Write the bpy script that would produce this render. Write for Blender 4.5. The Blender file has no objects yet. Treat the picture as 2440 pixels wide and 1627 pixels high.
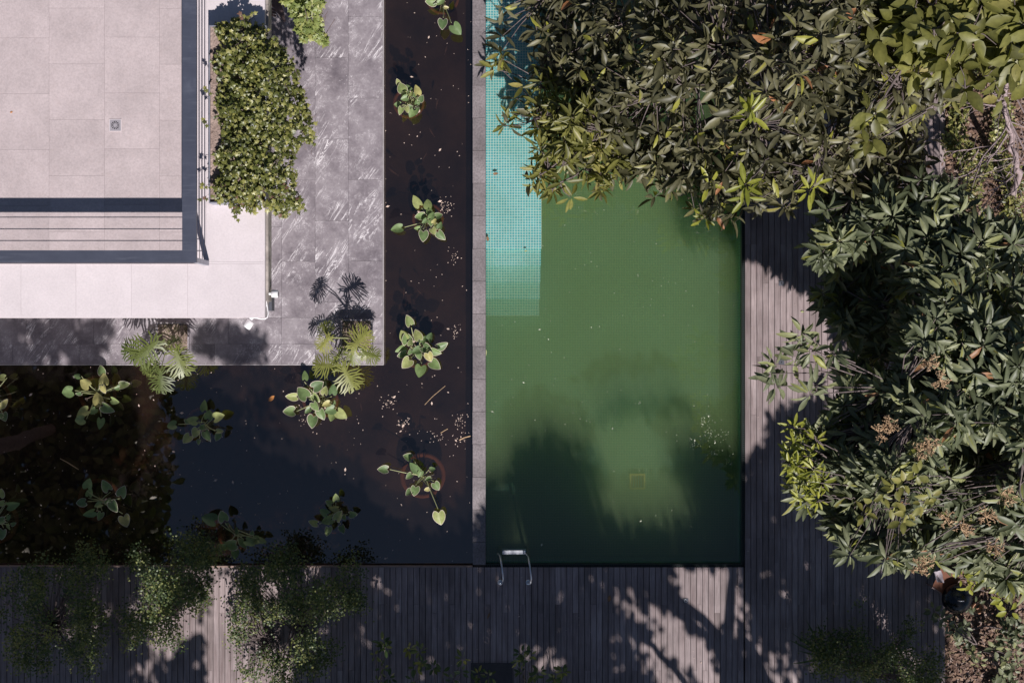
import bpy, math, random
import numpy as np
from mathutils import Vector, Matrix
random.seed(7)
rng = np.random.default_rng(7)
SC = bpy.context.scene
COL = SC.collection
# ------------------------------------------------------------------ camera, world, sun
S = 0.0085          # metres per photograph pixel at z = 0
H = 27.0            # camera height
CX, CY = 1220.0, 813.5
cam_d = bpy.data.cameras.new('camera')
cam_d.sensor_width = 36.0
cam_d.lens = 36.0 * H / (2440 * S)
cam_d.clip_end = 400.0
cam = bpy.data.objects.new('camera', cam_d)
cam.location = (0, 0, H)
COL.objects.link(cam)
SC.camera = cam

SUNV = Vector((0.26, -1.045, 1.0)).normalized()      # towards the sun
world = bpy.data.worlds.new('World'); SC.world = world; world.use_nodes = True
wn = world.node_tree
bg = wn.nodes['Background']
sky = wn.nodes.new('ShaderNodeTexSky'); sky.sky_type = 'NISHITA'; sky.sun_disc = False
sky.sun_elevation = math.asin(SUNV.z)
sky.sun_rotation = math.atan2(SUNV.x, SUNV.y)
sky.air_density = 0.75; sky.dust_density = 0.4; sky.ozone_density = 1.5
wn.links.new(sky.outputs[0], bg.inputs[0]); bg.inputs[1].default_value = 0.05
sun_d = bpy.data.lights.new('sun', 'SUN'); sun_d.energy = 5.0; sun_d.angle = math.radians(0.55)
sun_d.color = (1.0, 0.95, 0.93)
sun = bpy.data.objects.new('sun', sun_d); COL.objects.link(sun)
sun.rotation_euler = (-SUNV).to_track_quat('-Z', 'Y').to_euler()
sun.location = (0, 0, 20)
SC.view_settings.view_transform = 'Standard'
SC.view_settings.look = 'None'
SC.view_settings.exposure = 0.0
SC.view_settings.gamma = 1.0
SC.view_settings.use_curve_mapping = False
cy = SC.cycles
cy.use_denoising = True
cy.max_bounces = 6; cy.diffuse_bounces = 2; cy.glossy_bounces = 3; cy.transmission_bounces = 4
cy.transparent_max_bounces = 12; cy.volume_bounces = 3
cy.sample_clamp_indirect = 4.0
try: SC.view_layers[0].cycles.denoising_store_passes = False
except Exception: pass

# ------------------------------------------------------------------ helpers
def P(px, py, z=0.0):
    "point at height z seen at photograph pixel px,py"
    k = S * (H - z) / H
    return Vector(((px - CX) * k, (CY - py) * k, z))
def G(px, py, z=0.0):
    "plan position given in ground pixels, whatever the height"
    return Vector(((px - CX) * S, (CY - py) * S, z))
def U(px, py, z):
    "the point at height z whose shadow falls on ground pixel px,py"
    g = G(px, py)
    return Vector((g.x + 0.26 * z, g.y - 1.045 * z, z))

def link(o, parent=None):
    COL.objects.link(o)
    if parent is not None: o.parent = parent
    return o
def tag(o, label=None, cat=None, group=None, kind=None):
    if label: o['label'] = label
    if cat: o['category'] = cat
    if group: o['group'] = group
    if kind: o['kind'] = kind
    return o
def thing(name, loc, label, cat, group=None):
    o = bpy.data.objects.new(name, None); o.empty_display_size = 0.1
    o.location = loc; link(o)
    bpy.context.view_layer.update() if False else None
    return tag(o, label, cat, group)

class MB:
    def __init__(s): s.v = []; s.f = []; s.sm = []; s.mi = []
    def add(s, vs, fs, smooth=False, mi=0):
        n = len(s.v); s.v += [tuple(v) for v in vs]
        for f in fs: s.f.append(tuple(i + n for i in f)); s.sm.append(smooth); s.mi.append(mi)
        return s
    def box(s, x0, y0, z0, x1, y1, z1, mi=0):
        if x0 > x1: x0, x1 = x1, x0
        if y0 > y1: y0, y1 = y1, y0
        vs = [(x0,y0,z0),(x1,y0,z0),(x1,y1,z0),(x0,y1,z0),(x0,y0,z1),(x1,y0,z1),(x1,y1,z1),(x0,y1,z1)]
        return s.add(vs, [(3,2,1,0),(4,5,6,7),(0,1,5,4),(1,2,6,5),(2,3,7,6),(3,0,4,7)], False, mi)
    def tube(s, pts, r, n=6, mi=0, cap=True):
        pts = [Vector(p) for p in pts]
        if not hasattr(r, '__len__'): r = [r] * len(pts)
        vs = []; up = Vector((0.13, 0.21, 1)).normalized()
        for i, p in enumerate(pts):
            d = (pts[min(i+1, len(pts)-1)] - pts[max(i-1, 0)])
            if d.length < 1e-9: d = Vector((0, 0, 1))
            d.normalize()
            a = d.cross(up)
            if a.length < 1e-3: a = d.cross(Vector((1, 0, 0)))
            a.normalize(); b = d.cross(a)
            for k in range(n):
                t = 2 * math.pi * k / n
                vs.append(p + (a * math.cos(t) + b * math.sin(t)) * r[i])
        fs = []
        for i in range(len(pts)-1):
            for k in range(n):
                k2 = (k+1) % n
                fs.append((i*n+k, i*n+k2, (i+1)*n+k2, (i+1)*n+k))
        s.add(vs, fs, n > 3, mi)
        if cap:
            s.add(vs[:n], [tuple(range(n))], False, mi); s.add(vs[-n:], [tuple(reversed(range(n)))], False, mi)
        return s
    def lathe(s, c, prof, n=24, mi=0, smooth=True):
        vs = []
        for (r, z) in prof:
            for k in range(n):
                t = 2*math.pi*k/n
                vs.append((c[0]+r*math.cos(t), c[1]+r*math.sin(t), c[2]+z))
        fs = []
        for i in range(len(prof)-1):
            for k in range(n):
                k2 = (k+1) % n
                fs.append((i*n+k, i*n+k2, (i+1)*n+k2, (i+1)*n+k))
        return s.add(vs, fs, smooth, mi)
    def build(s, name, mats, parent=None, kind=None):
        off = Vector((0,0,0)); q = parent
        while q is not None: off += q.location; q = q.parent
        me = bpy.data.meshes.new(name)
        me.from_pydata([(v[0]-off.x, v[1]-off.y, v[2]-off.z) for v in s.v], [], s.f)
        if not isinstance(mats, (list, tuple)): mats = [mats]
        for m in mats: me.materials.append(m)
        for p, sm, mi in zip(me.polygons, s.sm, s.mi): p.use_smooth = sm; p.material_index = mi
        me.update()
        o = bpy.data.objects.new(name, me); link(o, parent)
        if kind: o['kind'] = kind
        return o

# ------------------------------------------------------------------ materials
def newmat(name):
    m = bpy.data.materials.new(name); m.use_nodes = True
    n = m.node_tree; b = n.nodes['Principled BSDF']
    return m, n, b
def N(n, t, **kw):
    o = n.nodes.new(t)
    for k, v in kw.items(): setattr(o, k, v)
    return o
def noise(n, vec, scale, detail=4, rough=0.55, dist=0.0):
    o = N(n, 'ShaderNodeTexNoise'); o.inputs['Scale'].default_value = scale
    o.inputs['Detail'].default_value = detail; o.inputs['Roughness'].default_value = rough
    o.inputs['Distortion'].default_value = dist
    if vec is not None: n.links.new(vec, o.inputs['Vector'])
    return o.outputs['Fac']
def ramp(n, fac, stops):
    r = N(n, 'ShaderNodeValToRGB'); e = r.color_ramp.elements
    while len(e) > 1: e.remove(e[-1])
    for i, (p, c) in enumerate(stops):
        if not hasattr(c, '__len__'): c = (c, c, c)
        if i == 0: e[0].position = p; e[0].color = (*c, 1)
        else: q = e.new(p); q.color = (*c, 1)
    n.links.new(fac, r.inputs[0]); return r.outputs[0]
def mth(n, op, a, b=None, clamp=False):
    o = N(n, 'ShaderNodeMath', operation=op); o.use_clamp = clamp
    for i, x in enumerate((a, b)):
        if x is None: continue
        if hasattr(x, 'links'): n.links.new(x, o.inputs[i])
        else: o.inputs[i].default_value = x
    return o.outputs[0]
def mixc(n, fac, a, b, mode='MIX'):
    o = N(n, 'ShaderNodeMix', data_type='RGBA', blend_type=mode)
    for sock, x in ((o.inputs[0], fac), (o.inputs[6], a), (o.inputs[7], b)):
        if hasattr(x, 'links'): n.links.new(x, sock)
        elif hasattr(x, '__len__'): sock.default_value = (*x, 1)
        else: sock.default_value = x
    return o.outputs[2]
def posn(n, scale=(1,1,1), rot=0.0, rnd=False):
    g = N(n, 'ShaderNodeNewGeometry'); out = g.outputs['Position']
    if rnd:
        oi = N(n, 'ShaderNodeObjectInfo'); cb = N(n, 'ShaderNodeCombineXYZ')
        a = mth(n, 'MULTIPLY', oi.outputs['Random'], 97.0); b = mth(n, 'MULTIPLY', oi.outputs['Random'], 53.0)
        n.links.new(a, cb.inputs[0]); n.links.new(b, cb.inputs[1])
        ad = N(n, 'ShaderNodeVectorMath', operation='ADD'); n.links.new(out, ad.inputs[0]); n.links.new(cb.outputs[0], ad.inputs[1])
        out = ad.outputs[0]
    mp = N(n, 'ShaderNodeMapping'); mp.inputs['Scale'].default_value = scale
    mp0 = N(n, 'ShaderNodeMapping'); mp0.inputs['Rotation'].default_value = (0, 0, rot)
    n.links.new(out, mp0.inputs[0]); n.links.new(mp0.outputs[0], mp.inputs[0])
    return mp.outputs[0]
def bump(n, b, h, strength=0.3, dist=0.01):
    o = N(n, 'ShaderNodeBump'); o.inputs['Strength'].default_value = strength; o.inputs['Distance'].default_value = dist
    n.links.new(h, o.inputs['Height']); n.links.new(o.outputs[0], b.inputs['Normal'])

def mat_stone(name, base, var=0.12, rough=0.75, fine=60, warm=None):
    m, n, b = newmat(name)
    p = posn(n, rnd=True)
    a = noise(n, p, 1.7, 5, 0.6); c = noise(n, p, fine, 3, 0.7); st = noise(n, p, 9, 4, .65)
    col = mixc(n, 1.0, base, ramp(n, a, [(0.3, 1-var), (0.7, 1+var*0.3)]), 'MULTIPLY')
    col = mixc(n, 1.0, col, ramp(n, c, [(0.25, 1-var*1.3), (0.62, 1.0)]), 'MULTIPLY')
    col = mixc(n, ramp(n, st, [(0.52, 0.0), (0.75, 0.35)]), col, warm or base)
    oi = N(n, 'ShaderNodeObjectInfo')
    col = mixc(n, 1.0, col, ramp(n, oi.outputs['Random'], [(0, 1-var*0.5), (1, 1.0)]), 'MULTIPLY')
    n.links.new(col, b.inputs['Base Color']); b.inputs['Roughness'].default_value = rough
    bump(n, b, c, 0.25, 0.004)
    return m
M_floor = mat_stone('terrace floor tile', (0.64, 0.54, 0.54), 0.17, 0.8, 28, (0.55, 0.44, 0.425))
M_ledge = mat_stone('ledge tile', (0.82, 0.735, 0.75), 0.09, 0.8, 28, (0.74, 0.66, 0.66))
M_grout = mat_stone('grout', (0.42, 0.33, 0.31), 0.1, 0.9)
M_wallp = mat_stone('pale wall plaster', (0.55, 0.50, 0.48), 0.2, 0.8)
M_coping = mat_stone('grey coping stone', (0.36, 0.315, 0.325), 0.4, 0.7, 25, (0.20, 0.17, 0.17))

def mat_marble():
    m, n, b = newmat('dark veined marble')
    base = posn(n, (1,1,1), 0.0, True)
    mottl = noise(n, base, 1.6, 6, 0.65); fn = noise(n, base, 22, 4, 0.7)
    col = ramp(n, mottl, [(0.28, (0.17, 0.145, 0.165)), (0.5, (0.31, 0.272, 0.295)), (0.72, (0.44, 0.395, 0.42))])
    col = mixc(n, 1.0, col, ramp(n, fn, [(0.3, 0.82), (0.7, 1.08)]), 'MULTIPLY')
    # long diagonal veins
    v1 = posn(n, (3.0, 0.36, 1), math.radians(33), True)
    a = noise(n, v1, 1.3, 6, 0.65, 1.3)
    d = mth(n, 'ABSOLUTE', mth(n, 'SUBTRACT', a, 0.5))
    vein = ramp(n, d, [(0.0, 1.0), (0.005, 0.9), (0.014, 0.0)])
    mask = ramp(n, noise(n, base, 1.1, 3, 0.6), [(0.50, 0.0), (0.60, 1.0)])
    vein = mth(n, 'MULTIPLY', vein, mask)
    # short scribbles
    v2 = posn(n, (2.4, 1.7, 1), math.radians(50), True)
    a2 = noise(n, v2, 3.4, 4, 0.65, 2.2)
    d2 = mth(n, 'ABSOLUTE', mth(n, 'SUBTRACT', a2, 0.5))
    sc = ramp(n, d2, [(0.0, 1.0), (0.006, .9), (0.016, 0.0)])
    m2 = ramp(n, noise(n, base, 3.2, 4, 0.75), [(0.51, 0.0), (0.60, 0.85)])
    sc = mth(n, 'MULTIPLY', sc, m2)
    v3 = N(n, 'ShaderNodeTexVoronoi'); v3.inputs['Scale'].default_value = 13.0; n.links.new(base, v3.inputs['Vector'])
    sp = ramp(n, v3.outputs['Distance'], [(0.05, 1.0), (0.13, 0.0)])
    sp = mth(n, 'MULTIPLY', sp, ramp(n, noise(n, base, 2.7, 3), [(0.5, 0.0), (0.6, 0.7)]))
    allv = mth(n, 'MAXIMUM', mth(n, 'MAXIMUM', vein, sc), sp, True)
    col = mixc(n, allv, col, (0.88, 0.83, 0.85))
    n.links.new(col, b.inputs['Base Color'])
    n.links.new(ramp(n, fn, [(0.3, 0.38), (0.7, 0.6)]), b.inputs['Roughness'])
    b.inputs['Specular IOR Level'].default_value = 0.45
    bump(n, b, fn, 0.15, 0.003)
    return m
M_marble = mat_marble()

def mat_wood():
    m, n, b = newmat('weathered deck wood')
    g = posn(n, (9.0, 0.9, 1), 0, True); f = posn(n, (60, 2.5, 1), 0, True)
    a = noise(n, g, 1.0, 5, 0.6); c = noise(n, f, 1.0, 4, 0.6); bl = noise(n, posn(n), 0.9, 4, 0.6)
    col = ramp(n, a, [(0.3, (0.29, 0.222, 0.215)), (0.55, (0.41, 0.335, 0.328)), (0.75, (0.52, 0.43, 0.425))])
    col = mixc(n, 1.0, col, ramp(n, c, [(0.3, 0.72), (0.6, 1.05)]), 'MULTIPLY')
    col = mixc(n, 1.0, col, ramp(n, bl, [(0.35, 0.75), (0.6, 1.06)]), 'MULTIPLY')
    oi = N(n, 'ShaderNodeObjectInfo')
    col = mixc(n, 1.0, col, ramp(n, oi.outputs['Random'], [(0, (0.72, 0.70, 0.70)), (0.5, (0.9, 0.88, 0.89)), (1, (1.08, 1.07, 1.08))]), 'MULTIPLY')
    n.links.new(col, b.inputs['Base Color']); b.inputs['Roughness'].default_value = 0.62
    bump(n, b, c, 0.3, 0.004)
    return m
M_wood = mat_wood()

def mat_plain(name, col, rough=0.6, metal=0.0, var=0.15, scale=8, spec=0.5):
    m, n, b = newmat(name)
    a = noise(n, posn(n), scale, 4, 0.6)
    n.links.new(mixc(n, 1.0, col, ramp(n, a, [(0.3, 1-var), (0.7, 1+var)]), 'MULTIPLY'), b.inputs['Base Color'])
    b.inputs['Roughness'].default_value = rough; b.inputs['Metallic'].default_value = metal
    b.inputs['Specular IOR Level'].default_value = spec
    return m
def mat_rail():
    m, n, b = newmat('blue grey painted steel')
    p = posn(n, (1, 1, 1)); a = noise(n, p, 2.2, 5, 0.7); c = noise(n, posn(n, (2, 30, 1)), 1.0, 3)
    st = ramp(n, noise(n, posn(n, (1.2, 14, 1)), 1.3, 4, 0.6), [(0.55, 0), (0.75, 0.5)])
    col = ramp(n, a, [(0.3, (0.050, 0.057, 0.085)), (0.6, (0.066, 0.074, 0.108)), (0.8, (0.10, 0.11, 0.15))])
    col = mixc(n, st, col, (0.12, 0.13, 0.17))
    n.links.new(col, b.inputs['Base Color']); b.inputs['Roughness'].default_value = 0.55
    return m
M_rail = mat_rail()
M_dark = mat_plain('dark gap', (0.012, 0.011, 0.013), 0.9)
M_steel = mat_plain('polished steel', (0.78, 0.80, 0.86), 0.3, 0.7, 0.05)
M_tread = mat_plain('brushed steel tread', (0.72, 0.74, 0.80), 0.5, 0.2, 0.1, 30)
M_wire = mat_plain('steel cable', (0.10, 0.09, 0.11), 0.5, 0.3)
M_white = mat_plain('white plastic', (0.88, 0.87, 0.88), 0.4, 0, 0.03)
M_box = mat_plain('charcoal painted metal', (0.045, 0.05, 0.06), 0.6)
M_boxedge = mat_plain('pale planter edge metal', (0.30, 0.31, 0.37), 0.4, 0.2)
M_alu = mat_plain('drain cover steel', (0.40, 0.37, 0.40), 0.5, 0.1)
M_terra = mat_plain('terracotta', (0.55, 0.30, 0.19), 0.8, 0, 0.2)
M_canvas = mat_plain('rust brown canvas', (0.16, 0.065, 0.04), 0.9, 0, 0.15, 3)
M_towel = mat_plain('grey cloth', (0.34, 0.30, 0.33), 0.9, 0, 0.15, 6)
M_black = mat_plain('black enamel', (0.008, 0.010, 0.014), 0.18, 0, 0.1)
M_oldwood = mat_plain('weathered brown wood', (0.17, 0.12, 0.115), 0.6, 0, 0.35, 9)
M_bark = mat_plain('grey bark', (0.16, 0.125, 0.12), 0.85, 0, 0.4, 14)
M_palebark = mat_plain('pale dry bark', (0.36, 0.28, 0.28), 0.8, 0, 0.3, 20)
M_amber = mat_plain('yellowed plastic', (0.95, 0.70, 0.25), 0.6, 0, 0.1)
M_plate = mat_plain('grey metal plate', (0.12, 0.125, 0.15), 0.5, 0.2)
M_edge = mat_plain('pale paving edge', (0.62, 0.57, 0.58), 0.5)
M_edgewood = mat_plain('light timber edge', (0.34, 0.24, 0.20), 0.7)

def mat_soil():
    m, n, b = newmat('garden soil')
    p = posn(n); a = noise(n, p, 1.3, 6, 0.65); c = noise(n, p, 22, 4, 0.7)
    v = N(n, 'ShaderNodeTexVoronoi'); v.inputs['Scale'].default_value = 14; n.links.new(p, v.inputs['Vector'])
    col = ramp(n, a, [(0.3, (0.20, 0.135, 0.11)), (0.5, (0.43, 0.32, 0.275)), (0.75, (0.58, 0.45, 0.39))])
    col = mixc(n, 1.0, col, ramp(n, c, [(0.3, 0.55), (0.65, 1.1)]), 'MULTIPLY')
    col = mixc(n, ramp(n, v.outputs['Distance'], [(0.12, 0.6), (0.3, 0.0)]), col, (0.10, 0.06, 0.045))
    n.links.new(col, b.inputs['Base Color']); b.inputs['Roughness'].default_value = 0.95
    bump(n, b, c, 0.8, 0.03)
    return m
M_soil = mat_soil()

def mat_tile():
    m, n, b = newmat('turquoise mosaic')
    p = posn(n)
    br = N(n, 'ShaderNodeTexBrick'); br.offset = 0; br.squash = 1
    br.inputs['Scale'].default_value = 1.0; br.inputs['Brick Width'].default_value = 0.0545; br.inputs['Row Height'].default_value = 0.0545
    br.inputs['Mortar Size'].default_value = 0.0058; br.inputs['Mortar Smooth'].default_value = 0.1
    br.inputs['Color1'].default_value = (0.09, 0.42, 0.52, 1); br.inputs['Color2'].default_value = (0.14, 0.52, 0.62, 1)
    br.inputs['Mortar'].default_value = (0.74, 0.84, 0.80, 1)
    n.links.new(p, br.inputs['Vector'])
    pt = N(n, 'ShaderNodeTexNoise'); pt.inputs['Scale'].default_value = 1.1; n.links.new(p, pt.inputs['Vector'])
    col = mixc(n, 1.0, br.outputs['Color'], ramp(n, pt.outputs['Fac'], [(0.35, (0.82, 0.86, 0.80)), (0.65, (1, 1, 1))]), 'MULTIPLY')
    n.links.new(col, b.inputs['Base Color']); b.inputs['Roughness'].default_value = 0.35
    return m
M_tile = mat_tile()
M_pondbed = mat_plain('pond bed silt', (0.10, 0.075, 0.065), 0.95, 0, 0.6, 1.2)

def water_surface(n, under, ior, ripple_scale, ripple, out):
    gl = N(n, 'ShaderNodeBsdfGlossy'); gl.inputs['Roughness'].default_value = 0.015
    gl.inputs['Color'].default_value = (1.0, 0.92, 0.84, 1)
    ge = N(n, 'ShaderNodeNewGeometry'); dt = N(n, 'ShaderNodeVectorMath', operation='DOT_PRODUCT')
    n.links.new(ge.outputs['Incoming'], dt.inputs[0]); n.links.new(ge.outputs['Normal'], dt.inputs[1])
    f0 = ((ior-1)/(ior+1))**2
    q = mth(n, 'POWER', mth(n, 'SUBTRACT', 1.0, mth(n, 'ABSOLUTE', dt.outputs['Value'])), 5.0)
    frf = mth(n, 'ADD', mth(n, 'MULTIPLY', q, 1-f0), f0, True)
    nz = noise(n, posn(n), ripple_scale, 2, 0.5)
    bp = N(n, 'ShaderNodeBump'); bp.inputs['Strength'].default_value = ripple; bp.inputs['Distance'].default_value = 0.004
    n.links.new(nz, bp.inputs['Height']); n.links.new(bp.outputs[0], gl.inputs['Normal'])
    mx = N(n, 'ShaderNodeMixShader'); n.links.new(frf, mx.inputs[0])
    n.links.new(under, mx.inputs[1]); n.links.new(gl.outputs[0], mx.inputs[2])
    n.links.new(mx.outputs[0], out.inputs['Surface'])
def mat_pond():
    m = bpy.data.materials.new('dark pond water'); m.use_nodes = True; n = m.node_tree; n.nodes.clear()
    out = N(n, 'ShaderNodeOutputMaterial')
    tr = N(n, 'ShaderNodeBsdfTransparent'); tr.inputs[0].default_value = (0.50, 0.38, 0.30, 1)
    df = N(n, 'ShaderNodeBsdfDiffuse')
    a = noise(n, posn(n), 0.55, 5, 0.6)
    n.links.new(ramp(n, a, [(0.35, (0.016, 0.013, 0.014)), (0.55, (0.032, 0.023, 0.022)), (0.75, (0.06, 0.037, 0.03))]), df.inputs[0])
    mx = N(n, 'ShaderNodeMixShader'); mx.inputs[0].default_value = 0.33
    n.links.new(tr.outputs[0], mx.inputs[1]); n.links.new(df.outputs[0], mx.inputs[2])
    water_surface(n, mx.outputs[0], 2.55, 3.0, 0.12, out)
    return m
M_pond = mat_pond()
def mat_poolwater():
    m = bpy.data.materials.new('murky green pool water'); m.use_nodes = True; n = m.node_tree; n.nodes.clear()
    out = N(n, 'ShaderNodeOutputMaterial')
    tr = N(n, 'ShaderNodeBsdfTransparent'); tr.inputs[0].default_value = (0.97, 1.0, 0.98, 1)
    water_surface(n, tr.outputs[0], 1.85, 2.2, 0.08, out)
    sc = N(n, 'ShaderNodeVolumeScatter'); sc.inputs['Color'].default_value = (0.47, 0.59, 0.34, 1)
    sc.inputs['Density'].default_value = 1.45; sc.inputs['Anisotropy'].default_value = 0.2
    ab = N(n, 'ShaderNodeVolumeAbsorption'); ab.inputs['Color'].default_value = (0.50, 0.62, 0.30, 1)
    ab.inputs['Density'].default_value = 1.42
    ad = N(n, 'ShaderNodeAddShader'); n.links.new(sc.outputs[0], ad.inputs[0]); n.links.new(ab.outputs[0], ad.inputs[1])
    n.links.new(ad.outputs[0], out.inputs['Volume'])
    return m
M_pool = mat_poolwater()

def mat_leaf(name, stops, rough=0.4, trans=0.22, spec=0.5, veins=False):
    m, n, b = newmat(name)
    at = N(n, 'ShaderNodeAttribute'); at.attribute_name = 'tone'
    col = ramp(n, at.outputs['Fac'], stops)
    nz = noise(n, posn(n), 14, 3, 0.6)
    col = mixc(n, 1.0, col, ramp(n, nz, [(0.3, 0.78), (0.7, 1.12)]), 'MULTIPLY')
    n.links.new(col, b.inputs['Base Color']); b.inputs['Roughness'].default_value = rough
    b.inputs['Specular IOR Level'].default_value = spec
    t = N(n, 'ShaderNodeBsdfTranslucent'); n.links.new(mixc(n, 1.0, col, (1.3, 1.5, 0.5), 'MULTIPLY'), t.inputs[0])
    mx = N(n, 'ShaderNodeMixShader'); mx.inputs[0].default_value = trans
    n.links.new(b.outputs[0], mx.inputs[1]); n.links.new(t.outputs[0], mx.inputs[2])
    n.links.new(mx.outputs[0], n.nodes['Material Output'].inputs['Surface'])
    return m
M_mango = mat_leaf('dusty mango leaf', [(0, (0.045, 0.045, 0.02)), (0.5, (0.105, 0.10, 0.052)), (0.85, (0.21, 0.195, 0.10)), (0.97, (0.30, 0.30, 0.05)), (1.0, (0.36, 0.16, 0.07))], 0.46, 0.15, 0.45)
M_mango2 = mat_leaf('green mango leaf', [(0, (0.045, 0.055, 0.022)), (0.5, (0.13, 0.15, 0.08)), (0.85, (0.25, 0.265, 0.15)), (0.97, (0.28, 0.29, 0.06)), (1.0, (0.34, 0.17, 0.08))], 0.46, 0.14, 0.42)
M_olive = mat_leaf('olive yellow leaf', [(0, (0.10, 0.10, 0.025)), (0.5, (0.18, 0.18, 0.045)), (0.85, (0.27, 0.26, 0.07)), (1.0, (0.36, 0.30, 0.10))], 0.45, 0.25)
M_yellow = mat_leaf('yellow green leaf', [(0, (0.13, 0.15, 0.02)), (0.6, (0.25, 0.27, 0.04)), (1.0, (0.42, 0.42, 0.07))], 0.4, 0.3)
M_ivy = mat_leaf('ivy leaf', [(0, (0.045, 0.058, 0.013)), (0.5, (0.15, 0.165, 0.038)), (0.8, (0.36, 0.34, 0.10)), (0.93, (0.38, 0.36, 0.13)), (1.0, (0.20, 0.11, 0.08))], 0.4, 0.2, 0.6)
M_ivy2 = mat_leaf('light ivy leaf', [(0, (0.17, 0.22, 0.06)), (0.6, (0.28, 0.33, 0.09)), (1.0, (0.40, 0.40, 0.13))], 0.45, 0.2)
M_shrub = mat_leaf('fine shrub leaf', [(0, (0.065, 0.10, 0.045)), (0.6, (0.125, 0.17, 0.065)), (1.0, (0.30, 0.31, 0.11))], 0.45, 0.3)
M_shade = mat_leaf('tree leaf', [(0, (0.035, 0.055, 0.02)), (1, (0.07, 0.10, 0.03))], 0.5, 0.08)
M_glossy = mat_leaf('glossy laurel leaf', [(0, (0.06, 0.10, 0.035)), (0.7, (0.14, 0.18, 0.06)), (1.0, (0.38, 0.36, 0.10))], 0.3, 0.2, 0.6)
M_philo = mat_leaf('philodendron leaf', [(0, (0.07, 0.10, 0.03)), (0.5, (0.17, 0.20, 0.05)), (1.0, (0.36, 0.36, 0.10))], 0.4, 0.25)
M_aqua = mat_leaf('water plant leaf', [(0, (0.13, 0.20, 0.085)), (0.5, (0.22, 0.31, 0.12)), (0.8, (0.36, 0.41, 0.16)), (1.0, (0.50, 0.46, 0.18))], 0.45, 0.15)
M_aquarim = mat_plain('pale leaf margin', (0.78, 0.66, 0.55), 0.6, 0, 0.1)
M_stem = mat_plain('pale green stem', (0.42, 0.44, 0.22), 0.5, 0, 0.15)
M_panicle = mat_plain('dry flower stalk', (0.50, 0.34, 0.20), 0.8, 0, 0.3, 30)
M_petal = mat_plain('pale fallen petals', (0.72, 0.55, 0.46), 0.7, 0, 0.25, 3)
M_speck = mat_plain('pale pollen specks', (0.62, 0.64, 0.50), 0.7, 0, 0.25, 3)
M_orange = mat_plain('orange dry leaf', (0.62, 0.26, 0.08), 0.6, 0, 0.2, 12)
M_drybrown = mat_plain('dry brown leaf', (0.27, 0.15, 0.08), 0.8, 0, 0.3, 12)
M_grass = mat_plain('dry grass', (0.22, 0.20, 0.09), 0.8, 0, 0.35, 14)
M_litter = mat_leaf('leaf litter', [(0, (0.07, 0.04, 0.03)), (0.5, (0.19, 0.11, 0.08)), (0.9, (0.34, 0.22, 0.15)), (1, (0.12, 0.14, 0.05))], 0.8, 0.05)
M_koi = mat_plain('grey fish', (0.30, 0.24, 0.24), 0.5, 0, 0.2)

# ------------------------------------------------------------------ leaf shapes (unit length along +Y, up = +Z)
def strip_leaf(stations, droop, fold, rim=False):
    v = []; f = []
    for (t, w) in stations:
        z = -droop * t * t
        v += [(-w, t, z + fold*w), (0, t, z), (w, t, z + fold*w)]
    for i in range(len(stations)-1):
        a = i*3; f += [(a, a+1, a+4, a+3), (a+1, a+2, a+5, a+4)]
    return np.array(v, float), f
SH_mango = strip_leaf([(0, .012), (.1, .05), (.35, .135), (.68, .13), (.9, .06), (1, .004)], 0.38, 0.4)
SH_mango_w = strip_leaf([(0, .012), (.1, .07), (.35, .19), (.65, .18), (.9, .08), (1, .004)], 0.28, 0.55)
SH_mango_b = strip_leaf([(0, .012), (.12, .06), (.4, .135), (.72, .115), (.92, .045), (1, .004)], 0.05, 0.5)
SH_broad = strip_leaf([(0, .01), (.08, .10), (.3, .245), (.6, .25), (.85, .12), (1, .004)], 0.2, 0.3)
SH_narrow = strip_leaf([(0, .01), (.3, .09), (.65, .085), (1, .003)], 0.25, 0.3)
SH_oval = strip_leaf([(0, .02), (.3, .2), (.7, .2), (1, .02)], 0.1, 0.2)
SH_tiny = (np.array([(0, 0, 0), (.28, .5, .04), (0, 1, -.05), (-.28, .5, .04)], float), [(0, 1, 2, 3)])
def ivy_shape():
    out = [(0, .0), (.34, -.06), (.30, .18), (.52, .42), (.22, .46), (0, .95), (-.22, .46), (-.52, .42), (-.30, .18), (-.34, -.06)]
    v = [(0, .3, .05)] + [(x, y, -.10*abs(x)-.08*y*y) for x, y in out]
    return np.array(v, float), [(0, 1+(i+1) % 10, 1+i) for i in range(10)]
SH_ivy = ivy_shape()

def basis(direction, up):
    "3x3 columns X,Y,Z : Y = leaf direction, Z ~ up"
    y = direction / (np.linalg.norm(direction, axis=-1, keepdims=True) + 1e-9)
    x = np.cross(y, up); x /= (np.linalg.norm(x, axis=-1, keepdims=True) + 1e-9)
    z = np.cross(x, y)
    return np.stack([x, y, z], axis=-1)          # (N,3,3)

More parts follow.
